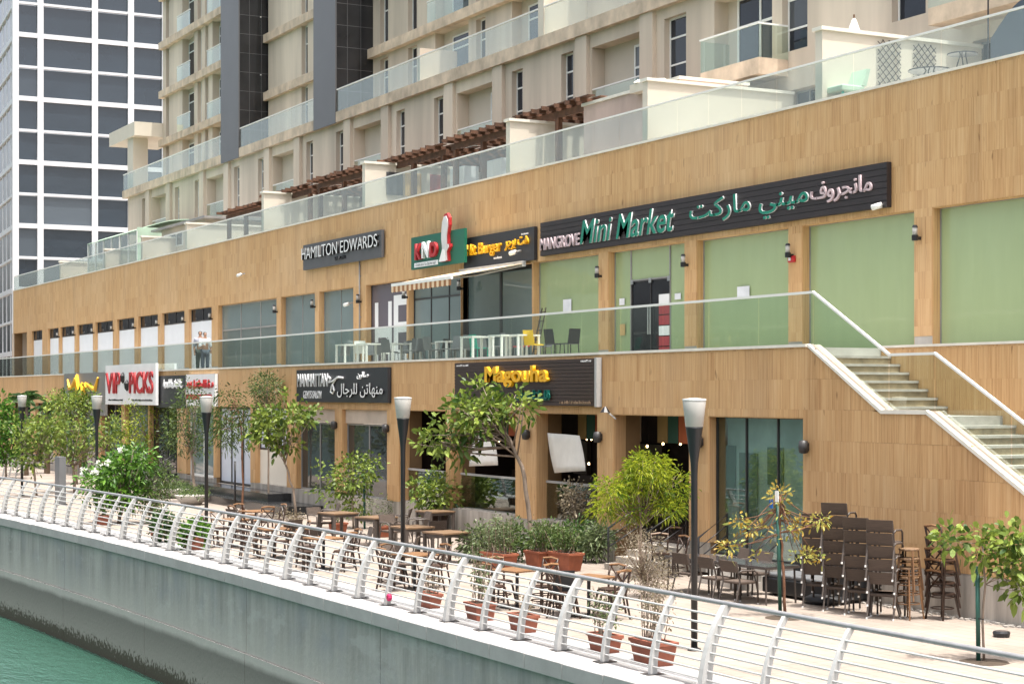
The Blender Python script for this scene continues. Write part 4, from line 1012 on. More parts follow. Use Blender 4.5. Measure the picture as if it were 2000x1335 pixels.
# awning over the burger shop
aw = thing('awning', 'retractable striped awning with scalloped valance above the burger shop', 'awning', (-52, VU - 1, 7.5))
A0, A1, AV = U(766, 24.3), U(1036, VU) , 24.3
MB().hexa([(A0, AV, 7.72), (A1, AV, 7.72), (A1, VU - .18, 8.22), (A0, VU - .18, 8.22), (A0, AV, 7.735), (A1, AV, 7.735), (A1, VU - .18, 8.235), (A0, VU - .18, 8.235)]).build('canopy', 'awning_top', aw)
B('front_bar', 'white_paint', aw, A0, A1, AV - .04, AV + .04, 7.64, 7.74); B('housing', 'white_metal', aw, A0, A1, VU - .3, VU - .162, 8.12, 8.3)
n = 26
for k in range(n):
    a, b = A0 + (A1 - A0) * k / n, A0 + (A1 - A0) * (k + 1) / n
    MB().prism([(a, 7.64), (a, 7.46), ((a + b) / 2, 7.43), (b, 7.46), (b, 7.64)], AV - .035, AV - .028).build('valance_strip', 'awning_brown' if k % 2 else 'awning_cream', aw)
for x in (A0 + .3, A1 - .3): MB().tube([(x, VU - .25, 8.14), (x - .9 if x < -52 else x - .9, (VU + AV) / 2, 7.85), (x, AV + .05, 7.68)], .03, 5).build('arm', 'white_metal', aw)

# ---------------------------------------------------------------- wall lanterns, sconces, cameras
def make_lantern():
    t = thing('wall_lantern', '', 'wall lamp')
    MB().lathe([(.075, -.02), (.08, .10)], 10).build('base', 'black_metal', t, False, smooth=False)
    MB().lathe([(.06, .10), (.06, .28)], 10).build('glass_cylinder', 'lamp_glass', t, False, smooth=True); MB().lathe([(.07, .28), (.05, .33), (.0, .34)], 10).build('cap', 'black_metal', t, False)
    MB().box(-.03, .03, .06, .17, .0, .07).build('bracket', 'black_metal', t, False); return t
lantern = Maker(make_lantern)
LANT = [(1176, 535, 'wall lantern on the pillar between the first green pane and the door'), (1345, 513, 'wall lantern on the pillar right of the green shop door'), (1550, 494, 'wall lantern above a small red alarm box on a pillar'), (1799, 460, 'wall lantern on the pillar beside the stair landing'),
        (707, 586, 'wall lantern on the drainpipe pillar left of the HE window'), (617, 596, 'wall lantern between the two teal windows'), (543, 606, 'wall lantern right of the wide mullioned window'), (797, 577, 'wall lantern on the pillar under the awning valance'), (905, 560, 'wall lantern under the awning beside the black shopfront')]
for x, y, lab in LANT: lantern((U(x, VU), VU - .18, ZZ(x, y, VU) - .1), 0, lab)
for x in (416, 363, 312, 266, 223, 185, 148, 117):
    lantern((U(x, VU), VU - .18, 7.6), 0, 'small wall lantern on a pillar between white shuttered bays', 'lanterns between the shuttered bays')
ab = thing('alarm_box', 'small red alarm box under a wall lantern', 'alarm', (U(1550, VU), VU - .05, 7.0)); z = ZZ(1550, 506, VU)
B('box', 'letter_red', ab, U(1544, VU), U(1556, VU), VU - .09, VU - .03, z - .08, z + .08); B('strobe', 'letter_white', ab, U(1546, VU), U(1550, VU), VU - .1, VU - .091, z - .04, z + .04)
dp = thing('drainpipe', 'thin dark drainpipe running down the upper wall', 'pipe', (U(706, VU), VU - .08, FZ)); MB().tube([(U(705.5, VU), VU - .07, FZ), (U(705.5, VU), VU - .07, 9.2)], .03, 6).build('pipe', 'grey_frame', dp, smooth=True)
for z in (5.6, 7., 8.6): B('clip', 'grey_frame', dp, U(705.5, VU) - .05, U(705.5, VU) + .05, VU - .06, VU - .02, z, z + .05)
def make_sconce():
    t = thing('wall_sconce', '', 'wall lamp'); MB().lathe([(.02, -.14), (.09, -.12), (.11, 0), (.09, .12), (.02, .14)], 10).build('shade', 'dark_frame', t, False, smooth=True); MB().box(-.05, .05, .05, .13, -.08, .08).build('back_plate', 'dark_frame', t, False); return t
sconce = Maker(make_sconce)
for x, y, lab in ((1176, 853, 'dark round wall sconce on the pillar under the brown sign'), (1373, 862, 'dark round wall sconce behind the tall lamp post'), (1579, 872, 'dark round wall sconce on the wall right of the glass shopfront'), (1035, 848, 'dark round wall sconce behind the leafy branches'), (659, 830, 'dark wall sconce between the two barber windows'), (760, 836, 'dark wall sconce right of the barber windows')):
    sconce((U(x, VL), VL - .13, ZZ(x, y, VL)), 0, lab)
fl_ = thing('floodlight', 'small dark floodlight at the corner of the brown sign', 'lamp', (U(1180, VL), VL - .3, 3.6)); p = (U(1182, VL - .2), VL - .2, ZZ(1182, 800, VL - .2))
MB().lathe([(.03, .08), (.13, -.06)], 8, p).build('head', 'black_metal', fl_); MB().tube([p, (p[0] + .2, VL - .02, p[2] - .22)], .02, 5).build('arm', 'white_metal', fl_)
def camera_unit(x, y, vw, lab):
    u, z = U(x, vw), ZZ(x, y, vw); t = thing('security_camera', lab, 'camera', (u, vw, z)); MB().tube([(u, vw - .2, z), (u - .22, vw - .3, z - .05)], .07, 8).build('housing', 'white_paint', t, smooth=True); MB().tube([(u + .02, vw, z + .05), (u, vw - .2, z)], .03, 6).build('bracket', 'grey_frame', t)
camera_unit(479, 536, VU, 'white security camera alone on the long tiled wall'); camera_unit(1735, 401, VU, 'white security camera at the end of the mini market sign'); camera_unit(1018, 492, VU - .16, 'white security camera on the dark burger sign'); camera_unit(690, 593, VU, 'white security camera on the drainpipe pillar')
# stickers on the green panes and the door
def sticker(x0, x1, y0, y1, lab, m='paper'):
    v = VU + .195; tag(B('notice', m, None, U(x0, v), U(x1, v), v - .006, v - .002, ZZ(x0, y1, v), ZZ(x0, y0, v)), lab, 'notice')
sticker(1100, 1116, 585, 612, 'white paper notice on the green pane above the folded ladder'); sticker(1440, 1464, 560, 583, 'white opening notice on the wide green pane'); sticker(1210, 1220, 583, 596, 'small white notice left of the green shop door'); sticker(1318, 1330, 573, 585, 'small white notice right of the green shop door'); sticker(1211, 1221, 633, 655, 'yellow notice on the green pane beside the door', 'towel_gold')
v = VU + .2
cr = thing('crate_stack', 'red and white drink crates seen through the green shop door', 'crates', (U(1297, v), v, FZ))
for k in range(6): B('crate', 'red_crate' if k % 3 < 2 else 'board_white', cr, U(1287, v), U(1307, v), v - .004, v + .025, FZ + .1 + k * .3, FZ + .37 + k * .3)
ld = thing('step_ladder', 'grey folded step ladder leaning by the first green pane', 'ladder', (U(1068, VU), VU - .3, FZ))
for dx in (-.16, .16): MB().tube([(U(1068, VU) + dx, VU - .5, FZ), (U(1068, VU) + dx * .75, VU - .1, FZ + 1.75)], .02, 4).build('rail', 'rattan_frame', ld)
for k in range(6): t_ = (k + .5) / 6; B('rung', 'rattan_frame', ld, U(1068, VU) - .14, U(1068, VU) + .14, VU - .5 + .4 * t_ - .03, VU - .5 + .4 * t_ + .03, FZ + 1.75 * t_, FZ + 1.75 * t_ + .03)

# white cloths in the restaurant bays
def hung(pts, v, lab):
    q = [PD(x, y, v / ray(x)[1]) for x, y in pts]; n = 6; mb = MB(); V_ = []
    for j in range(n + 1):
        for i in range(n + 1):
            a, b = i / n, j / n; p = q[0].lerp(q[1], a).lerp(q[3].lerp(q[2], a), b); p.y -= .10 * math.sin(math.pi * a) * b + .03 * math.sin(9 * a + 3 * b); V_.append(p)
    fs = [(j * (n + 1) + i, j * (n + 1) + i + 1, (j + 1) * (n + 1) + i + 1, (j + 1) * (n + 1) + i) for j in range(n) for i in range(n)]
    o = mb.add(V_, fs).build('hanging_cloth', 'cloth', None, smooth=True); so_ = o.modifiers.new('thick', 'SOLIDIFY'); so_.thickness = .012; tag(o, lab, 'cloth')
hung([(1070, 845), (1133, 850), (1143, 919), (1084, 923)], VL + .1, 'white cloth hung in the bay beside the yellow-green tree')
hung([(930, 842), (963, 838), (972, 908), (917, 910)], VL + .1, 'white cloth hung in the bay behind the leaning tree')

# ---------------------------------------------------------------- lamp posts
def make_lamp():
    t = thing('lamp_post', '', 'street lamp')
    MB().lathe([(.052, 0), (.052, 2.75), (.06, 2.95), (.135, 3.5), (.14, 3.52)], 14).build('pole', 'black_metal', t, False, smooth=True)
    MB().lathe([(.13, 3.521), (.14, 3.53), (.185, 3.93), (.18, 3.94)], 18).build('lantern', 'lamp_glass', t, False, smooth=True)
    MB().lathe([(.19, 3.941), (.19, 3.965), (.0, 3.98)], 18).build('cap', 'white_paint', t, False); MB().lathe([(.11, 0.004), (.11, .03), (.06, .05)], 10).build('base_collar', 'black_metal', t, False); return t
lamp = Maker(make_lamp)
for x, lab in ((1356, 'black lamp post with white shade near the glass-topped tables'), (787, 'black lamp post with white shade beside the brown square tables'), (403, 'black lamp post with white shade by the boxwood bowl'), (189, 'black lamp post with white shade before the red VIP sign'), (43, 'black lamp post with white shade among the palms at the far end')):
    lamp((U(x, 15.6), 15.6, 0), 0, lab)

# ---------------------------------------------------------------- furniture prototypes
def make_rattan():
    t = thing('rattan_chair', '', 'chair')
    MB().box(-.24, .24, -.22, .24, .40, .45).build('seat', 'rattan', t, False, bevel=.015)
    mb = MB(); n = 6
    for i in range(n):
        za, zb = .625 + .225 * i / n, .625 + .225 * (i + 1) / n; ya, yb = -.25 - .07 * i / n, -.25 - .07 * (i + 1) / n
        mb.hexa([(-.24, ya - .03, za), (.24, ya - .03, za), (.24, ya, za), (-.24, ya, za), (-.24, yb - .03, zb), (.24, yb - .03, zb), (.24, yb, zb), (-.24, yb, zb)])
    mb.build('backrest', 'rattan', t, False)
    for s_ in (-1, 1):
        MB().tube([(s_ * .26, .22, .0), (s_ * .26, .20, .60), (s_ * .26, .12, .655), (s_ * .26, -.18, .665), (s_ * .25, -.27, .62)], .02, 5).build('armrest', 'rattan_frame', t, False, smooth=True)
        l = MB().tube([(s_ * .25, -.34, .0), (s_ * .245, -.22, .45), (s_ * .235, -.31, .84)], .018, 5).build('leg', 'rattan_frame', t, False); MB().tube([(s_ * .25, -.345, -.005), (s_ * .25, -.335, .03)], .019, 5).build('foot', 'foot_cap', l, False)
        MB().tube([(s_ * .26, .22, -.005), (s_ * .26, .22, .03)], .021, 5).build('foot', 'foot_cap', t, False)
    return t
rattan = Maker(make_rattan)
def make_cross():
    t = thing('bistro_chair', '', 'chair')
    MB().lathe([(.19, .43), (.215, .44), (.215, .465), (.19, .475)], 12).build('seat', 'wood_dark', t, False)
    for a, b in ((.17, .17), (-.17, .17)): MB().tube([(a * 1.25, b * 1.25, 0), (a * .85, b * .85, .44)], [.019, .024], 5).build('leg', 'wood_dark', t, False)
    for s_ in (-1, 1): MB().tube([(s_ * .2, -.24, 0), (s_ * .16, -.17, .44), (s_ * .185, -.21, .7), (s_ * .19, -.26, .88)], .021, 5).build('rear_leg', 'wood_dark', t, False, smooth=True)
    MB().tube([(-.2, -.255, .87), (0, -.285, .895), (.2, -.255, .87)], .024, 5).build('top_rail', 'wood_mid', t, False)
    for s_ in (-1, 1): MB().tube([(-.17 * s_, -.19, .52), (0, -.225, .68), (.17 * s_, -.25, .85)], .015, 4).build('cross_bar', 'wood_dark', t, False)
    MB().tube([(.2 * math.cos(k * math.pi / 5), .2 * math.sin(k * math.pi / 5) - .02, .2) for k in range(11)], .014, 4).build('stretcher', 'wood_dark', t, False); return t
cross = Maker(make_cross)
def make_sqtable():
    t = thing('square_table', '', 'table'); MB().box(-.42, .42, -.42, .42, .70, .745).build('table_top', 'wood_table', t, False, bevel=.008)
    MB().box(-.38, .38, -.38, .38, .63, .698).build('apron', 'rattan_frame', t, False)
    for a in (-.37, .37):
        for b in (-.37, .37): MB().box(a - .035, a + .035, b - .035, b + .035, 0, .698).build('leg', 'rattan_frame', t, False)
    return t
sqtable = Maker(make_sqtable)
def make_bistro_table():
    t = thing('bistro_table', '', 'table'); MB().box(-.36, .36, -.36, .36, .70, .735).build('table_top', 'wood_mid', t, False, bevel=.008); MB().tube([(0, 0, .02), (0, 0, .70)], .035, 8).build('pedestal', 'black_metal', t, False); MB().box(-.24, .24, -.24, .24, .0, .02).build('base', 'black_metal', t, False); return t
btable = Maker(make_bistro_table)
def make_glass_table():
    t = thing('glass_table', '', 'table'); MB().box(-.75, .75, -.42, .42, .715, .735).build('table_top', 'smoked_glass', t, False, bevel=.005)
    mb = MB(); mb.box(-.76, .76, -.43, -.40, .68, .714); mb.box(-.76, .76, .40, .43, .68, .714); mb.box(-.76, -.73, -.40, .40, .68, .714); mb.box(.73, .76, -.40, .40, .68, .714); mb.build('frame', 'rattan_frame', t, False)
    for a in (-.7, .7):
        for b in (-.38, .38): MB().tube([(a, b, 0), (a * .97, b * .95, .7)], .02, 6).build('leg', 'rattan_frame', t, False)
    return t
gtable = Maker(make_glass_table)
def make_stool():
    t = thing('bar_stool', '', 'stool'); MB().lathe([(.17, .72), (.19, .73), (.19, .755), (.17, .765)], 12).build('seat', 'wood_table', t, False)
    for a in (-1, 1):
        for b in (-1, 1): MB().tube([(a * .19, b * .19, 0), (a * .12, b * .12, .73)], .016, 5).build('leg', 'wood_mid', t, False)
    for z, r in ((.28, .20), (.5, .17)): MB().tube([(r * math.cos(k * math.pi / 5), r * math.sin(k * math.pi / 5), z) for k in range(11)], .011, 4).build('ring', 'wood_mid', t, False)
    return t
stool = Maker(make_stool)
def make_cafe_chair(mat, leg):
    def f():
        t = thing('cafe_chair', '', 'chair'); MB().box(-.2, .2, -.2, .2, .43, .46).build('seat', mat, t, False, bevel=.01); MB().hexa([(-.2, -.2, .46), (.2, -.2, .46), (.2, -.18, .46), (-.2, -.18, .46), (-.19, -.27, .86), (.19, -.27, .86), (.19, -.25, .86), (-.19, -.25, .86)]).build('backrest', mat, t, False)
        for a in (-.18, .18):
            for b in (-.18, .18): MB().tube([(a * 1.1, b * 1.1, 0), (a, b, .43)], .014, 5).build('leg', leg, t, False)
        return t
    return f
chairs = {m: Maker(make_cafe_chair(m, l)) for m, l in (('plastic_grey', 'plastic_grey'), ('plastic_green', 'plastic_green'), ('plastic_yellow', 'black_metal'), ('plastic_black', 'black_metal'), ('white_paint', 'white_paint'))}
def make_white_table():
    t = thing('white_table', '', 'table'); MB().box(-.38, .38, -.38, .38, .70, .74).build('table_top', 'white_paint', t, False)
    for a in (-.34, .34):
        for b in (-.34, .34): MB().box(a - .03, a + .03, b - .03, b + .03, 0, .70).build('leg', 'white_paint', t, False)
    return t
wtable = Maker(make_white_table)

# stacks of rattan chairs against the tiled wall, backs to the water
for si, (px, n, lab) in enumerate(((1588, 5, 'brown rattan armchair in the stack next to the glass shopfront'), (1627, 6, 'brown rattan armchair in the tallest stack by the tiled wall'), (1671, 5, 'brown rattan armchair in the third stack from the shopfront'), (1716, 5, 'brown rattan armchair in the end stack beside the bistro chairs'))):
    by = (1185, 1192, 1199, 1207)[si]; b = G(px, by); 
    for k in range(n): rattan((b.x + rnd.uniform(-.01, .01) + .012 * k, 20.95 + rnd.uniform(-.012, .012) - .022 * k, .236 * k), rnd.uniform(-.04, .04) + .55, lab, 'stacked rattan chairs, stack %s' % ('one', 'two', 'three', 'four')[si])
for px, py_, rz, lab in ((1722, 1203, 2.4, 'single rattan armchair standing beside the end stack'),):
    b = G(px, py_); rattan((b.x, b.y, 0), rz, lab)
b = G(1785, 1207)
for k in range(5): cross((b.x + .28 + .01 * k, 21.75 - .01 * k, .2 * k), .15 + rnd.uniform(-.08, .08), 'cross-back bistro chair in the stack against the concrete plinth', 'stacked bistro chairs')
for k in range(4): stool((b.x + rnd.uniform(-.02, .02), 21.2, .17 * k), .3 + rnd.uniform(-.15, .15), 'wooden bar stool in the stack before the bistro chairs', 'stacked bar stools')
# glass-topped tables with rattan chairs
for px, py_, lab in ((1478, 1172, 'dark glass-topped table nearest the yellowing tree'), (1375, 1158, 'dark glass-topped table behind the lamp post')):
    b = G(px, py_); gtable((b.x, b.y, 0), .1, lab)
for px, py_, rz in ((1446, 1178, 0.1), (1402, 1170, 0.05), (1352, 1160, .1), (1432, 1152, 3.1), (1470, 1160, 3.2)):
    b = G(px, py_); rattan((b.x, b.y, 0), rz, 'brown rattan armchair drawn up to a dark glass-topped table', 'chairs at the glass tables')
sf = G(1520, 1172); so2 = thing('lounge_sofa', 'black low lounge sofa with pale cushions by the shop steps', 'sofa', (sf.x, sf.y + .8, 0))
B('base', 'plastic_black', so2, sf.x - 1.1, sf.x + .9, sf.y + .4, sf.y + 1.2, .05, .36, bevel=.03); B('backrest', 'plastic_black', so2, sf.x - 1.1, sf.x + .9, sf.y + 1.2, sf.y + 1.4, .05, .78, bevel=.03)
for k in (-1, 0): B('cushion', 'plastic_grey', so2, sf.x - .08 + k * .98, sf.x + .85 + k * .98, sf.y + .42, sf.y + 1.18, .362, .45, bevel=.03)
B('armrest', 'plastic_black', so2, sf.x + .9, sf.x + 1.1, sf.y + .4, sf.y + 1.4, .05, .58, bevel=.03)
bgp = G(1605, 1178); bb = MB(); bb.lathe([(.0, .0), (.42, .02), (.46, .1), (.3, .17), (0, .2)], 9, (bgp.x, bgp.y + .1, 0)); tag(bb.build('plastic_bag', 'plastic_black', smooth=True), 'crumpled black plastic sack under the first chair stack', 'bag')
# brown square tables
for px, py_, rz, lab in ((660, 1052, .2, 'brown square wooden table by the terracotta box near the barber window'), (735, 1062, .3, 'brown square wooden table left of the lamp post'), (805, 1085, .1, 'brown square wooden table behind the lamp post'), (872, 1098, .2, 'brown square wooden table beside the hedge planter'), (850, 1048, .1, 'brown square wooden table under the potted shrub')):
    b = G(px, py_); sqtable((b.x, b.y, 0), rz, lab)
for px, py_, rz in ((625, 1050, -1.3), (768, 1068, -1.4), (815, 1060, 3.0), (780, 1052, 2.6), (845, 1080, 1.6), (640, 1040, 2.9)):
    b = G(px, py_); rattan((b.x, b.y, 0), rz, 'brown rattan armchair at the brown square tables', 'chairs at the square tables')
# bistro sets behind the railing
SETS = [(450, 1067, 'bistro table nearest the bright potted shrub'), (535, 1089, 'bistro table in the middle of the row'), (632, 1111, 'bistro table beside the open paving'), (810, 1150, 'bistro table opposite the magenta flower'), (1010, 1186, 'bistro table before the red planter boxes'), (1150, 1203, 'bistro table behind the sparse potted plants'), (500, 1047, 'bistro table set back behind the row')]
for px, py_, lab in SETS:
    b = G(px, py_); rz = rnd.uniform(-.3, .3); btable((b.x, b.y, 0), rz, lab)
    for k in range(4):
        a = rz + k * math.pi / 2 + rnd.uniform(-.2, .2); d = .55 + rnd.uniform(-.05, .1)
        cross((b.x + d * math.cos(a), b.y + d * math.sin(a), 0), a + math.pi / 2, 'dark cross-back bistro chair at the ' + lab, 'bistro chairs behind the railing')
for px, py_, rz in ((775, 1140, -1.5), (560, 1078, 2.), (788, 1122, 2.6), (585, 1085, .4), (600, 1100, 1.2), (470, 1052, .3), (700, 1098, 2.9)):
    b = G(px, py_); rattan((b.x, b.y, 0), rz, 'brown rattan armchair mixed in with the bistro chairs', 'rattan chairs among the bistro sets')
b = G(1098, 1203); chairs['plastic_black']((b.x, b.y, 0), 1.2, 'black slim chair standing alone behind the main railing post')
for px, py_ in ((1290, 1120), (1318, 1125), (1310, 1105)):
    b = G(px, py_); cross((b.x, b.y, 0), rnd.uniform(0, 6), 'brown bistro chair beside the dry bush at the restaurant steps', 'bistro chairs by the dry bush')
# middle terrace furniture
for px, v, rz, m, lab, gr in ((762, 24.2, .4, 'plastic_grey', 'grey cafe chair on the middle terrace', 'grey terrace chairs'), (800, 24.0, 2.8, 'plastic_grey', 'grey cafe chair on the middle terrace', 'grey terrace chairs'), (818, 24.6, 1., 'plastic_grey', 'grey cafe chair on the middle terrace', 'grey terrace chairs'), (845, 24.2, .2, 'plastic_grey', 'grey cafe chair on the middle terrace', 'grey terrace chairs'), (880, 24.3, 3.3, 'plastic_grey', 'grey cafe chair on the middle terrace', 'grey terrace chairs'), (908, 24.4, 1.6, 'plastic_grey', 'grey cafe chair on the middle terrace', 'grey terrace chairs'), (966, 24.2, 3., 'plastic_grey', 'grey cafe chair on the middle terrace', 'grey terrace chairs'),
        (936, 24.6, .1, 'plastic_green', 'green cafe chair behind a white terrace table', None), (1043, 24.3, .3, 'plastic_yellow', 'bright yellow cafe chair on the middle terrace', None), (1084, 24.4, .2, 'plastic_black', 'black cafe chair facing the green pane on the terrace', None), (1112, 24.6, 1.7, 'plastic_black', 'black cafe chair turned sideways on the terrace', None), (757, 25.0, 2.9, 'white_paint', 'white cafe chair before the HE window', None), (705, 24.0, 1., 'white_paint', 'white cafe chair beside the first white terrace table', None), (1018, 24.8, 3., 'letter_red', 'dark red cafe chair behind the white terrace table', None)):
    if m not in chairs: chairs[m] = Maker(make_cafe_chair(m, 'black_metal'))
    chairs[m]((U(px, v), v, FZ), rz, lab, gr)
for px, v, rz in ((740, 25.4, 1.2), (786, 25.2, 3.5), (812, 25.5, .6), (858, 25.3, 2.2), (895, 25.2, 4.), (925, 25.6, 1.), (950, 25.0, 5.), (978, 25.5, 2.), (1003, 25.2, .4), (1060, 25.4, 3.2), (668, 24.6, 1.8), (720, 25.2, 4.4)):
    chairs['plastic_grey']((U(px, v), v, FZ), rz, 'grey cafe chair on the middle terrace', 'grey terrace chairs')
for px, v, lab in ((683, 23.6, 'white terrace table at the end of the row near the teal window'), (725, 23.8, 'white terrace table below the HE window'), (775, 24.5, 'white terrace table under the awning valance'), (932, 23.6, 'white terrace table with the green chair behind it'), (988, 23.8, 'white terrace table beside the yellow chair'), (1020, 24.1, 'second white terrace table left of the yellow chair'), (830, 25.0, 'white terrace table among the grey chairs under the awning'), (880, 25.0, 'white terrace table before the black shopfront')):
    wtable((U(px, v), v, FZ), .05, lab)

# uplight by the wall, info pillar
up = G(1956, 1243); ul = thing('ground_uplight', 'black round uplight on gravel at the foot of the concrete plinth', 'lamp', (up.x, up.y, 0)); MB().lathe([(.13, 0.004), (.145, .07), (.13, .10)], 14, (up.x, up.y, 0)).build('housing', 'plastic_black', ul); MB().lathe([(.115, .101), (.0, .105)], 14, (up.x, up.y, 0)).build('lens', 'smoked_glass', ul)
tp = G(118, 985); tt = thing('info_pillar', 'grey upright metal information pillar near the far trees', 'pillar', (tp.x, tp.y, 0)); B('body', 'plastic_grey', tt, tp.x - .35, tp.x + .35, tp.y - .12, tp.y + .12, .05, 1.75); B('foot', 'dark_frame', tt, tp.x - .4, tp.x + .4, tp.y - .16, tp.y + .16, 0, .05)
gv = MB()
for k in range(260):
    px = rnd.uniform(-31, -21); s_ = rnd.uniform(.015, .04); y = VL - .03 - abs(rnd.gauss(0, .12)); gv.hexa([(px + a * s_, y + b * s_, c * s_) for c in (0, 1) for a, b in ((-1, -1), (1, -.8), (.8, 1), (-1, .9))])
tag(gv.build('gravel', 'concrete'), 'loose gravel along the foot of the concrete plinth', 'gravel', kind='stuff')

# ---------------------------------------------------------------- people on the terrace
def person(px, v, rz, lab, shirt, trousers, h=1.75, arm=0):
    u = U(px, v); t = thing('person', lab, 'person', (u, v, FZ), rz)
    def skin(name, vs_, es, rs, mat, par):
        me = bpy.data.meshes.new(name); me.from_pydata([tuple(x * h for x in p) for p in vs_], es, []); o = link(name, me, mat, par, False)
        sk = o.modifiers.new('skin', 'SKIN'); sk.use_smooth_shade = True
        for i, r in enumerate(rs): me.skin_vertices[0].data[i].radius = (r * h, r * h * (.75 if name in ('shirt',) and i < 4 else 1)); 
        me.skin_vertices[0].data[0].use_root = True
        s2 = o.modifiers.new('sub', 'SUBSURF'); s2.levels = 1; s2.render_levels = 1; return o
    hand = (.12, .26, .66) if arm else (.135, .05, .44)
    elb = (.155, .07, .60) if arm else (.145, -.02, .61)
    J = [(0, 0, .53), (0, 0, .66), (0, 0, .80), (0, .005, .86), (0, .012, .90), (0, .015, .955), (0, .01, .99), (.055, 0, .50), (.06, .01, .28), (.06, -.01, .05), (.065, .09, .02), (-.055, 0, .50), (-.06, .02, .28), (-.06, -.01, .05), (-.065, .09, .02), (.11, 0, .805), elb, hand, (-.11, 0, .805), (-.145, .02, .61), (-.13, .07, .45), tuple(a + b for a, b in zip(hand, (0, .04, -.03)))]
    E_ = [(0, 1), (1, 2), (2, 3), (3, 4), (4, 5), (5, 6), (0, 7), (7, 8), (8, 9), (9, 10), (0, 11), (11, 12), (12, 13), (13, 14), (2, 15), (15, 16), (16, 17), (2, 18), (18, 19), (19, 20), (17, 21)]
    rr = [.08, .075, .08, .036, .036, .047, .03, .06, .04, .027, .022, .06, .04, .027, .022, .038, .03, .021, .038, .03, .021, .02]
    body = skin('body', J, E_, rr, 'skin', t)
    skin('shirt', [J[0], J[1], J[2], (0, .003, .835), J[15], J[16], J[18], J[19]], [(0, 1), (1, 2), (2, 3), (2, 4), (4, 5), (2, 6), (6, 7)], [.098, .094, .10, .055, .055, .044, .055, .044], shirt, t)
    skin('trousers', [J[0], J[7], J[8], J[9], J[11], J[12], J[13]], [(0, 1), (1, 2), (2, 3), (0, 4), (4, 5), (5, 6)], [.092, .074, .056, .044, .074, .056, .044], trousers, t)
    MB().lathe([(.040 * h, .925 * h), (.050 * h, .955 * h), (.044 * h, .99 * h), (.02 * h, 1.005 * h), (0, 1.008 * h)], 10, (0, -.012 * h, 0)).build('hair', 'hair', t, False, smooth=True)
    for s_ in (-.065, .065): MB().box((s_ - .025) * h, (s_ + .025) * h, -.03 * h, .12 * h, 0, .03 * h).build('shoe', 'shoe', t, False, bevel=.01)
    return t
person(391, 24.3, -1.9, 'person in grey shirt and dark trousers standing behind the terrace glass', 'shirt_grey', 'trousers', 1.78)
person(400.5, 23.9, -1.6, 'person in pale shirt leaning beside the grey-shirted one on the terrace', 'shirt_white', 'trousers_blue', 1.68, 1)

# ---------------------------------------------------------------- plants
NR = np.random.default_rng(5)
def leaf_mesh(name, C, D, L, W, tones, droop=.25):
    """kite leaves: C base points, D unit directions, per-leaf length and width"""
    n = len(C); rndv = NR.normal(size=(n, 3)); S_ = np.cross(D, rndv); S_ /= np.linalg.norm(S_, axis=1)[:, None] + 1e-9
    Nn = np.cross(S_, D); L = L[:, None]; W = W[:, None]
    dz = np.zeros((n, 3)); dz[:, 2] = -1
    p = np.stack([C, C + D * L * .35 + S_ * W * .5 + Nn * W * .12, C + D * L * .75 + S_ * W * .42 + Nn * W * .1 + dz * L * droop * .4, C + D * L + dz * L * droop, C + D * L * .75 - S_ * W * .42 + Nn * W * .1 + dz * L * droop * .4, C + D * L * .35 - S_ * W * .5 + Nn * W * .12], 1).reshape(-1, 3)
    me = bpy.data.meshes.new(name); me.vertices.add(n * 6); me.vertices.foreach_set('co', p.ravel())
    idx = (np.arange(n)[:, None] * 6 + np.array([0, 1, 2, 3, 0, 3, 4, 5])).ravel(); me.loops.add(n * 8); me.loops.foreach_set('vertex_index', idx)
    me.polygons.add(n * 2); me.polygons.foreach_set('loop_start', np.arange(n * 2) * 4); me.update(calc_edges=True)
    at = me.attributes.new('tone', 'FLOAT', 'FACE'); at.data.foreach_set('value', np.repeat(tones, 2).astype(np.float32)); return me
def cloud(ells, n_cl, per, spread):
    """leaf bases gathered in clumps spread through ellipsoids; returns points, directions, clump id"""
    vol = np.array([e[3] * e[4] * e[5] for e in ells]); pick = NR.choice(len(ells), n_cl, p=vol / vol.sum()); P = []; D = []; T = []
    CL = []
    for i in pick:
        e = ells[i]; d = NR.normal(size=3); d /= np.linalg.norm(d); r = NR.uniform(.35, 1.0) ** .5 * (1 + NR.normal() * .08); c = np.array(e[:3]) + d * r * np.array(e[3:]); CL.append(c)
        k = per; off = NR.normal(size=(k, 3)) * spread; pts = c + off; dd = off / spread * .8 + d * .7 + NR.normal(size=(k, 3)) * .5 + np.array([0, 0, .25]); dd /= np.linalg.norm(dd, axis=1)[:, None]
        P.append(pts); D.append(dd); T.append(np.clip(.45 + NR.normal() * .2 + NR.normal(size=k) * .2, 0, 1))
    return np.concatenate(P), np.concatenate(D), np.concatenate(T), CL
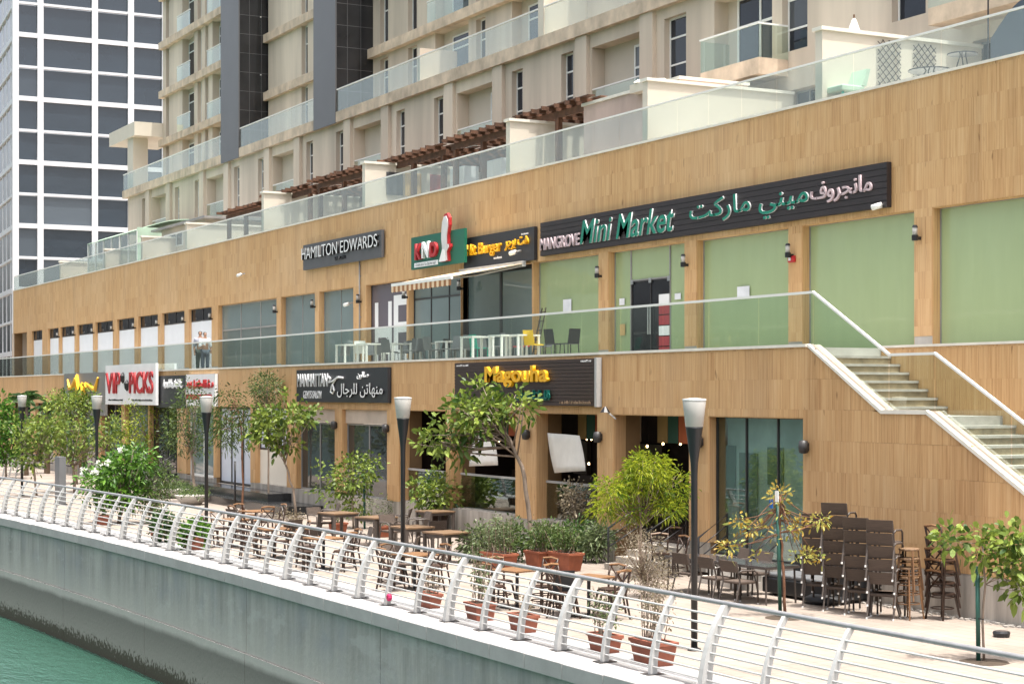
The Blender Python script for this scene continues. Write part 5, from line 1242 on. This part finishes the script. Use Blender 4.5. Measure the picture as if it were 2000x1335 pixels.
def plant(name, label, cat, base, trunk, crowns, mat, leaf, n_cl, per, spread, tr_r=.05, tmat='trunk', group=None, limbs=10, depth=None, stake_mat='stake', aspect=.5, flowers=0, droop=.25, stake=None, dv=1.0):
    """base: ground pixel; trunk: list of pixel points; crowns: pixel ellipses (x, y, rx, ry) at the plant's own distance"""
    dep = depth or GD(base[1]); b = PD(base[0], base[1], dep) if not depth else PD(base[0], base[1], depth)
    b.z = max(b.z, 0); m = dep / FPX; t = thing(name, label, cat, b, 0, group)
    tp_ = [b] + [PD(x, y, dep) for x, y in trunk]
    ells = [(*PD(x, y, dep), rx * m, max(rx, ry) * m * .9 * dv, ry * m) for x, y, rx, ry in crowns]
    P, D, T, CL = cloud(ells, n_cl, per, spread)
    # trunk and limbs
    sub = []
    for a, c in zip(tp_, tp_[1:]):
        for k in range(3): sub.append(a.lerp(c, k / 3) + Vector((rnd.gauss(0, .015), rnd.gauss(0, .015), 0)) * (1 if sub else 0))
    sub.append(tp_[-1]); mb = MB(); mb.tube(sub, [tr_r * (1 - .5 * i / len(sub)) for i in range(len(sub))], 7)
    mb.build('trunk', tmat, t, smooth=True)
    lm = MB()
    for c in rnd.sample(CL, min(limbs, len(CL))):
        c = Vector(c); a = sub[rnd.randrange(len(sub) * 2 // 3, len(sub))]; mid = a.lerp(c, .5) + Vector((0, 0, -.06 * (c - a).length)); lm.tube([a, mid, c], [tr_r * .38, tr_r * .26, tr_r * .12], 5)
    if lm.v: lm.build('limbs', tmat, t, smooth=True)
    n = len(P); L = leaf * NR.uniform(.65, 1.3, n)
    link('crown', leaf_mesh('crown', P, D, L, L * aspect, T, droop), mat, t)
    if flowers:
        for k in range(flowers):
            e = ells[k % len(ells)]; an = rnd.uniform(0, 6.3); c = Vector((e[0] + e[3] * .8 * math.cos(an), e[1] - abs(e[4] * .7 * math.sin(an)), e[2] + e[5] * rnd.uniform(.3, 1.0))); q = 26; Pf = np.array(c) + NR.normal(size=(q, 3)) * .05; Df = NR.normal(size=(q, 3)) + np.array([0, 0, .8]); Df /= np.linalg.norm(Df, axis=1)[:, None]
            link('flower', leaf_mesh('flower', Pf, Df, np.full(q, .1), np.full(q, .08), NR.random(q)), 'flower_white', t)
    if stake:
        a, c = G(*stake[0]) if not depth else PD(*stake[0], dep), PD(stake[1][0], stake[1][1], dep); a = PD(stake[0][0], stake[0][1], dep); MB().tube([(a.x, a.y, max(0, a.z)), c], .035, 7).build('stake', stake_mat, t, smooth=True)
        mid = a.lerp(c, .45); MB().tube([mid + Vector((-.05, -.02, 0)), mid + Vector((.12, 0, 0))], .012, 4).build('tie', 'black_metal', t)
    return t
plant('street_tree', 'young broad-leaved tree tied to a green stake before the concrete plinth', 'tree', (1922, 1290), [(1921, 1180), (1919, 1060)], [(1862, 1052, 26, 20), (1918, 1065, 28, 22), (1975, 1050, 38, 22), (1965, 1105, 42, 24), (1998, 1140, 28, 20)], 'leaf_broad', .15, 64, 10, .09, .022, limbs=20, stake=((1911, 1290), (1909, 1105)), aspect=.5)
t = plant('street_tree', 'sparse yellowing young tree with orange leaves beside the stacked chairs', 'tree', (1534, 1204), [(1530, 1110), (1525, 1040), (1520, 965)], [(1412, 1008, 12, 5), (1440, 1017, 18, 7), (1475, 1030, 22, 9), (1508, 1045, 16, 10), (1560, 1030, 22, 10), (1600, 1012, 24, 10), (1640, 1013, 14, 7), (1520, 968, 22, 16), (1425, 1068, 22, 12), (1480, 1088, 16, 9), (1570, 1085, 28, 9), (1605, 1092, 14, 10), (1525, 1000, 10, 14)], 'leaf_autumn', .10, 62, 9, .055, .03, 'trunk_brown', limbs=40, stake=((1524, 1204), (1518, 960)), aspect=.36)
plant('street_tree', 'feathery yellow-green tree in front of the dark restaurant doorway', 'tree', (1250, 1130), [(1250, 1050), (1252, 980)], [(1262, 915, 46, 30), (1250, 945, 40, 22), (1192, 962, 36, 28), (1178, 995, 26, 18), (1318, 950, 30, 30), (1300, 990, 36, 20), (1235, 1000, 30, 14)], 'leaf_lime', .12, 230, 22, .085, .04, 'twig_dry', limbs=60, aspect=.13, droop=.5)
plant('dry_bush', 'dry brown twiggy bush below the yellow-green tree', 'bush', (1258, 1165), [(1255, 1120)], [(1255, 1085, 48, 48), (1270, 1130, 45, 40), (1230, 1040, 18, 30)], 'leaf_dry', .07, 150, 12, .09, .02, 'twig_dry', limbs=110, aspect=.25)
plant('street_tree', 'leaning broad-leaved tree growing across the brown restaurant sign', 'tree', (1036, 1085), [(1034, 1010), (1024, 930), (1003, 872), (978, 832)], [(930, 800, 62, 26), (1000, 788, 48, 26), (870, 845, 46, 32), (935, 758, 44, 10), (1003, 764, 28, 9), (835, 872, 24, 26), (1040, 800, 18, 14), (925, 835, 40, 22), (900, 880, 20, 18)], 'leaf_broad', .215, 120, 9, .12, .07, limbs=44, aspect=.42)
plant('potted_shrub', 'broad-leaved shrub in a dark pot beside the lamp post', 'potted plant', (848, 1042), [(848, 1010), (850, 985)], [(850, 968, 52, 28), (860, 938, 34, 22), (820, 955, 26, 22), (880, 970, 22, 20)], 'leaf_broad', .14, 95, 11, .10, .03, limbs=20)
plant('street_tree', 'bushy green tree with a green stake in front of the barber window', 'tree', (690, 1032), [(688, 990), (690, 950)], [(685, 930, 40, 38), (722, 915, 26, 26), (645, 950, 22, 34), (620, 922, 22, 9), (700, 980, 28, 22)], 'leaf_broad', .13, 110, 11, .11, .035, limbs=22, stake=((712, 1032), (711, 930)))
plant('street_tree', 'broad-leaved tree on a thin crooked trunk before the white shutter', 'tree', (578, 1010), [(573, 955), (556, 905), (550, 870)], [(556, 815, 60, 20), (525, 845, 38, 26), (605, 812, 24, 16), (560, 868, 32, 14), (565, 775, 26, 15), (505, 830, 18, 20)], 'leaf_broad', .19, 105, 11, .12, .045, 'trunk', limbs=26)
plant('street_tree', 'clipped round olive tree rising behind the crooked broad-leaved one', 'tree', (522, 992), [(524, 900), (522, 790)], [(522, 755, 30, 27), (520, 790, 20, 14)], 'leaf_olive', .11, 110, 16, .12, .04, limbs=14, aspect=.25)
plant('street_tree', 'weeping fine-leaved tree with a slim brown trunk before the white doors', 'tree', (474, 1004), [(474, 920), (470, 830), (462, 780)], [(440, 790, 24, 34), (455, 830, 28, 44), (485, 810, 16, 30), (430, 850, 16, 30)], 'leaf_olive', .12, 110, 13, .14, .04, 'trunk_brown', limbs=20, aspect=.2, droop=.8, stake=((459, 1004), (459, 900)), stake_mat='black_metal')
plant('street_tree', 'olive-green tree with a forked trunk behind the third lamp post', 'tree', (382, 980), [(376, 900), (372, 860)], [(372, 800, 34, 40), (350, 850, 30, 34), (395, 855, 24, 30), (365, 760, 20, 18)], 'leaf_olive', .13, 150, 12, .15, .06, limbs=20, aspect=.3)
plant('street_tree', 'rounded yellow-green tree in front of the small black sign', 'tree', (305, 948), [(305, 900), (300, 870)], [(290, 835, 52, 46), (320, 800, 36, 34), (255, 830, 36, 40), (300, 875, 36, 22)], 'leaf_lime', .11, 190, 13, .17, .05, 'trunk_brown', limbs=18, aspect=.4)
plant('street_tree', 'wide dark-and-yellow tree under the golden script sign', 'tree', (146, 962), [(144, 920), (140, 890)], [(150, 850, 64, 36), (200, 840, 44, 36), (105, 840, 44, 34), (140, 880, 44, 22), (225, 870, 30, 28)], 'leaf_broad', .15, 190, 13, .15, .07, limbs=24, aspect=.45)
plant('street_tree', 'leafy low tree directly beneath the golden script sign', 'tree', (150, 945), [(148, 880), (140, 830)], [(138, 790, 44, 22), (165, 782, 28, 18), (110, 785, 24, 18)], 'leaf_broad', .15, 120, 14, .15, .06, limbs=14)
plant('street_tree', 'bright green tree at the far end of the promenade', 'tree', (12, 935), [(12, 900)], [(8, 850, 28, 54), (-20, 830, 40, 60), (20, 890, 20, 24)], 'leaf_bright', .20, 230, 13, .2, .06, limbs=14)
plant('street_tree', 'yellow-leaved tree between the two farthest lamp posts', 'tree', (72, 970), [(66, 910), (75, 880)], [(75, 850, 40, 32), (60, 890, 26, 24), (95, 830, 26, 20), (35, 840, 20, 24)], 'leaf_broad', .15, 120, 12, .15, .05, limbs=18)
def palm(px, py_, dep, label, h_px, fr=16, L=1.5):
    b = PD(px, py_, dep); b.z = 0; top = PD(px, py_ - h_px, dep); t = thing('palm_tree', label, 'palm', b); MB().tube([b, b.lerp(top, .5) + Vector((.05, 0, 0)), top], [.16, .12, .11], 8).build('trunk', 'trunk', t, smooth=True)
    for k in range(fr):
        a = k * 2.4; el = rnd.uniform(.1, 1.1); d = Vector((math.cos(a) * math.cos(el), math.sin(a) * math.cos(el), math.sin(el))); n = 34; Pp = []; Dd = []; side = d.cross(Vector((0, 0, 1))).normalized()
        for i in range(n):
            s_ = (i // 2 + 1) / (n // 2); p = top + d * L * s_ + Vector((0, 0, -1)) * L * .55 * s_ * s_; Pp.append(tuple(p)); q = (side * (1 if i % 2 else -1) + d * .8 + Vector((0, 0, -.35))).normalized(); Dd.append(tuple(q))
        link('frond', leaf_mesh('frond', np.array(Pp), np.array(Dd), np.full(n, L * .3), np.full(n, .045), NR.random(n) * .6, .3), 'leaf_dark', t)
palm(50, 905, 88, 'palm tree behind the farthest lamp post', 125, 18, 1.1); palm(92, 905, 90, 'shorter palm tree right of the farthest lamp post', 108, 14, .9)
plant('frangipani_bush', 'large frangipani bush with white flowers behind the railing', 'bush', (232, 1022), [(240, 985), (245, 960)], [(225, 925, 48, 30), (265, 900, 40, 28), (185, 945, 30, 32), (240, 960, 50, 26)], 'leaf_bright', .19, 190, 14, .13, .06, 'trunk', limbs=26, aspect=.32, flowers=9)
plant('shrub', 'loose olive shrub at the right of the frangipani bush', 'shrub', (290, 1022), [(292, 1000)], [(300, 950, 32, 36), (315, 930, 24, 26), (280, 975, 26, 24)], 'leaf_olive', .13, 120, 13, .12, .03, limbs=24, aspect=.25)
plant('potted_shrub', 'bright green potted shrub at the end of the bistro row', 'potted plant', (378, 1072), [(379, 1060)], [(380, 1038, 26, 22), (372, 1052, 18, 14)], 'leaf_bright', .14, 70, 10, .08, .02, limbs=8)
plant('potted_shrub', 'small dark potted shrub behind the railing', 'potted plant', (322, 1058), [(322, 1045)], [(322, 1028, 22, 24)], 'leaf_dark', .13, 50, 10, .08, .02, limbs=8)
def bowl(px, py_, lab):
    b = G(px, py_); t = thing('boxwood_bowl', lab, 'planter', (b.x, b.y, 0)); MB().lathe([(.35, .004), (.62, .34), (.6, .36)], 16, (b.x, b.y, 0)).build('bowl', 'concrete', t, smooth=True)
    P, D, T, C_ = cloud([(b.x, b.y, .42, .62, .62, .18)], 120, 14, .07); link('foliage', leaf_mesh('foliage', P, D, NR.uniform(.04, .08, len(P)), np.full(len(P), .03), T), 'leaf_olive', t)
bowl(374, 985, 'round boxwood bowl beside the third lamp post'); bowl(342, 972, 'second boxwood bowl half hidden by the shrub')
# planter boxes
def trough(px, py_, lab, w=.62, d=.28, h=.3, mat='terracotta', leafm='leaf_grey', hgt=.6, n=26, dens=8, rz=0, stems=7, leaf=.07):
    b = G(px, py_); t = thing('planter_box', lab, 'planter', (b.x, b.y, 0), rz); mb = MB(); k = .82
    mb.hexa([(-w / 2 * k, -d / 2 * k, .004), (w / 2 * k, -d / 2 * k, .004), (w / 2 * k, d / 2 * k, .004), (-w / 2 * k, d / 2 * k, .004), (-w / 2, -d / 2, h - .05), (w / 2, -d / 2, h - .05), (w / 2, d / 2, h - .05), (-w / 2, d / 2, h - .05)]); mb.build('box', mat, t, False)
    mb = MB(); e = .02; mb.box(-w / 2 - e, w / 2 + e, -d / 2 - e, -d / 2 + .03, h - .049, h); mb.box(-w / 2 - e, w / 2 + e, d / 2 - .03, d / 2 + e, h - .049, h); mb.box(-w / 2 - e, -w / 2 + .03, -d / 2 + .031, d / 2 - .031, h - .049, h); mb.box(w / 2 - .03, w / 2 + e, -d / 2 + .031, d / 2 - .031, h - .049, h); mb.build('rim', mat, t, False)
    MB().box(-w / 2 + .03, w / 2 - .03, -d / 2 + .03, d / 2 - .03, h - .048, h - .02).build('soil', 'soil', t, False)
    sm = MB(); tips = []
    for i in range(stems):
        x, y = rnd.uniform(-w * .4, w * .4), rnd.uniform(-d * .3, d * .3); tx, ty = x + rnd.gauss(0, .12), y + rnd.gauss(0, .1); z = h + hgt * rnd.uniform(.55, 1.1); sm.tube([(x, y, h - .03), ((x + tx) / 2, (y + ty) / 2, (h + z) / 2), (tx, ty, z)], [.009, .007, .004], 4); tips.append(((x, y, h), (tx, ty, z)))
    sm.build('stems', 'twig_dry', t, False)
    C = []; 
    for i in range(n * dens):
        a, b_ = rnd.choice(tips); f = rnd.uniform(.25, 1); C.append([a[j] + (b_[j] - a[j]) * f + rnd.gauss(0, .05) for j in range(3)])
    C = np.array(C); D = NR.normal(size=C.shape) + np.array([0, 0, .3]); D /= np.linalg.norm(D, axis=1)[:, None]; link('foliage', leaf_mesh('foliage', C, D, NR.uniform(.6, 1.3, len(C)) * leaf, NR.uniform(.6, 1.2, len(C)) * leaf * .4, np.clip(NR.normal(.5, .25, len(C)), 0, 1)), leafm, t, False)
    return t
trough(1276, 1295, 'large terracotta trough with a dry pale shrub at the railing', .78, .34, .36, leafm='leaf_dry', hgt=.95, n=40, stems=22)
trough(1181, 1271, 'terracotta trough with a thin green plant at the railing', .6, .28, .28, leafm='leaf_grey', hgt=.7, n=34, stems=12)
trough(1022, 1232, 'terracotta trough with a few bare stems near the dark bistro table', .58, .28, .3, leafm='leaf_dry', hgt=.4, n=6, stems=6)
trough(938, 1210, 'square terracotta pot with a tall wispy plant', .46, .4, .32, leafm='leaf_grey', hgt=1.0, n=34, stems=14)
trough(838, 1185, 'terracotta trough with low dry stems near the magenta flower', .62, .26, .28, leafm='leaf_dry', hgt=.4, n=10, stems=8)
trough(308, 1048, 'terracotta trough with dark shrub at the far end of the railing', .6, .3, .32, leafm='leaf_dark', hgt=.5, n=40, stems=10, leaf=.1)
trough(378, 1072, 'terracotta trough under the bright green shrub', .7, .35, .34, leafm='leaf_bright', hgt=.4, n=30, stems=10, leaf=.1)
trough(200, 1024, 'terracotta trough below the frangipani bush', .6, .3, .3, leafm='leaf_dark', hgt=.3, n=20, stems=8, leaf=.1)
trough(1105, 1113, 'long red planter box at the end of the hedge', .85, .4, .42, 'brick_red', 'leaf_olive', .55, 110, 10, .1, 20)
trough(1052, 1108, 'red planter box in the middle of the hedge row', .6, .4, .4, 'brick_red', 'leaf_olive', .7, 100, 10, .1, 18)
trough(975, 1112, 'red planter box at the left of the hedge row', .95, .4, .4, 'brick_red', 'leaf_grey', .8, 110, 10, .1, 20)
trough(660, 1042, 'red planter box under the brown square table', .6, .35, .34, 'brick_red', 'leaf_grey', .2, 6)
trough(748, 1048, 'red planter box behind the second square table', .4, .35, .32, 'brick_red', 'leaf_grey', .2, 6)
pt = G(848, 1043); tt = thing('plant_pot', 'tall dark brown square pot holding the broad-leaved shrub', 'pot', (pt.x, pt.y, 0)); MB().hexa([(pt.x + a * r, pt.y + b * r, z) for z, r in ((.004, .2), (.55, .3)) for a, b in ((-1, -1), (1, -1), (1, 1), (-1, 1))]).build('pot', 'wood_dark', tt); B('rim', 'wood_dark', tt, pt.x - .32, pt.x + .32, pt.y - .32, pt.y + .32, .551, .6)
for i, (px, py_, rx, ry, m_, lab) in enumerate(((935, 1092, 36, 34, 'leaf_grey', 'grey-green twiggy shrub at the left end of the hedge'), (990, 1090, 40, 40, 'leaf_olive', 'olive shrub in the hedge before the leaning trunk'), (1060, 1092, 36, 36, 'leaf_olive', 'dense green shrub in the hedge right of the leaning trunk'), (1115, 1088, 40, 36, 'leaf_dark', 'dark green shrub at the right end of the hedge'), (1165, 1092, 24, 40, 'leaf_grey', 'thin grey shrub by the stone column foot'))):
    plant('shrub', lab, 'shrub', (px, py_ + 6), [(px, py_ - 15)], [(px, py_ - 34, rx, ry * .75), (px + 12, py_ - 48, rx * .6, ry * .5), (px - 15, py_ - 20, rx * .6, ry * .4)], m_, .11, 120, 11, .11, .02, 'twig_dry', limbs=40, aspect=.32)
plant('flowering_bush', 'brownish bougainvillea bush before the restaurant glass', 'bush', (1135, 1085), [(1132, 1040), (1128, 1000)], [(1130, 985, 30, 36), (1148, 1010, 22, 30), (1112, 965, 16, 18)], 'leaf_dry', .09, 90, 11, .10, .03, 'twig_dry', limbs=36, aspect=.5)
plant('shrub', 'low grey weeds at the foot of the barber plinth', 'shrub', (765, 1024), [(765, 1005)], [(740, 990, 40, 16), (780, 985, 26, 16), (660, 1000, 24, 10)], 'leaf_grey', .10, 80, 9, .10, .012, 'twig_dry', limbs=20, aspect=.25)
plant('shrub', 'dry pinkish ground plant near the open paving', 'shrub', (560, 1024), [(562, 1015)], [(556, 1010, 34, 9)], 'leaf_dry', .08, 50, 9, .08, .012, 'twig_dry', limbs=18, aspect=.3)
p = PD(668, 232, VT / ray(668)[1]); 
plant('potted_shrub', 'small green plant on the cornice beside the charcoal pylon', 'potted plant', (669, 215), [(668, 195)], [(668, 183, 9, 12)], 'leaf_bright', .16, 30, 9, .1, .02, limbs=4, depth=(VT + .5) / ray(668)[1])
plant('hanging_plant', 'trailing green plant on an upper balcony', 'plant', (1092, 45), [(1092, 20)], [(1092, 8, 14, 14), (1097, 22, 8, 12)], 'leaf_dark', .12, 50, 9, .09, .02, limbs=4, depth=(VT + .8) / ray(1092)[1])
# magenta flower stuck to the railing
p = G(762, 1190); f = thing('fabric_flower', 'magenta flower fastened to a railing post', 'flower', (p.x, p.y, 0)); p = PD(762, 1166, 13.68 / ray(762)[1])
for k in range(7): a = k * .9; MB().lathe([(0, -.035), (.045, -.01), (.04, .02), (0, .035)], 6, (p.x + .04 * math.cos(a), p.y - .02, p.z + .04 * math.sin(a))).build('petal', 'magenta', f, smooth=True)
b = PD(1511, 985, GD(1204)); tg = thing('tree_tag', 'small blue and white tags tied to the yellowing tree stake', 'tag', (b.x, b.y - .05, b.z)); B('blue_tag', 'letter_blue', tg, b.x - .05, b.x + .05, b.y - .06, b.y - .05, b.z - .06, b.z + .1); B('white_tag', 'letter_white', tg, b.x + .12, b.x + .22, b.y - .06, b.y - .05, b.z + .06, b.z + .26)
# tree pits
for i, (px, py_) in enumerate(((1922, 1292), (1534, 1206), (474, 1005), (578, 1012))):
    b = G(px, py_); tag(MB().lathe([(.0, .010), (.36, .010), (.38, .006)], 10, (b.x, b.y, 0)).build('tree_pit', 'soil'), kind='structure')
tag(gv, None) if False else None
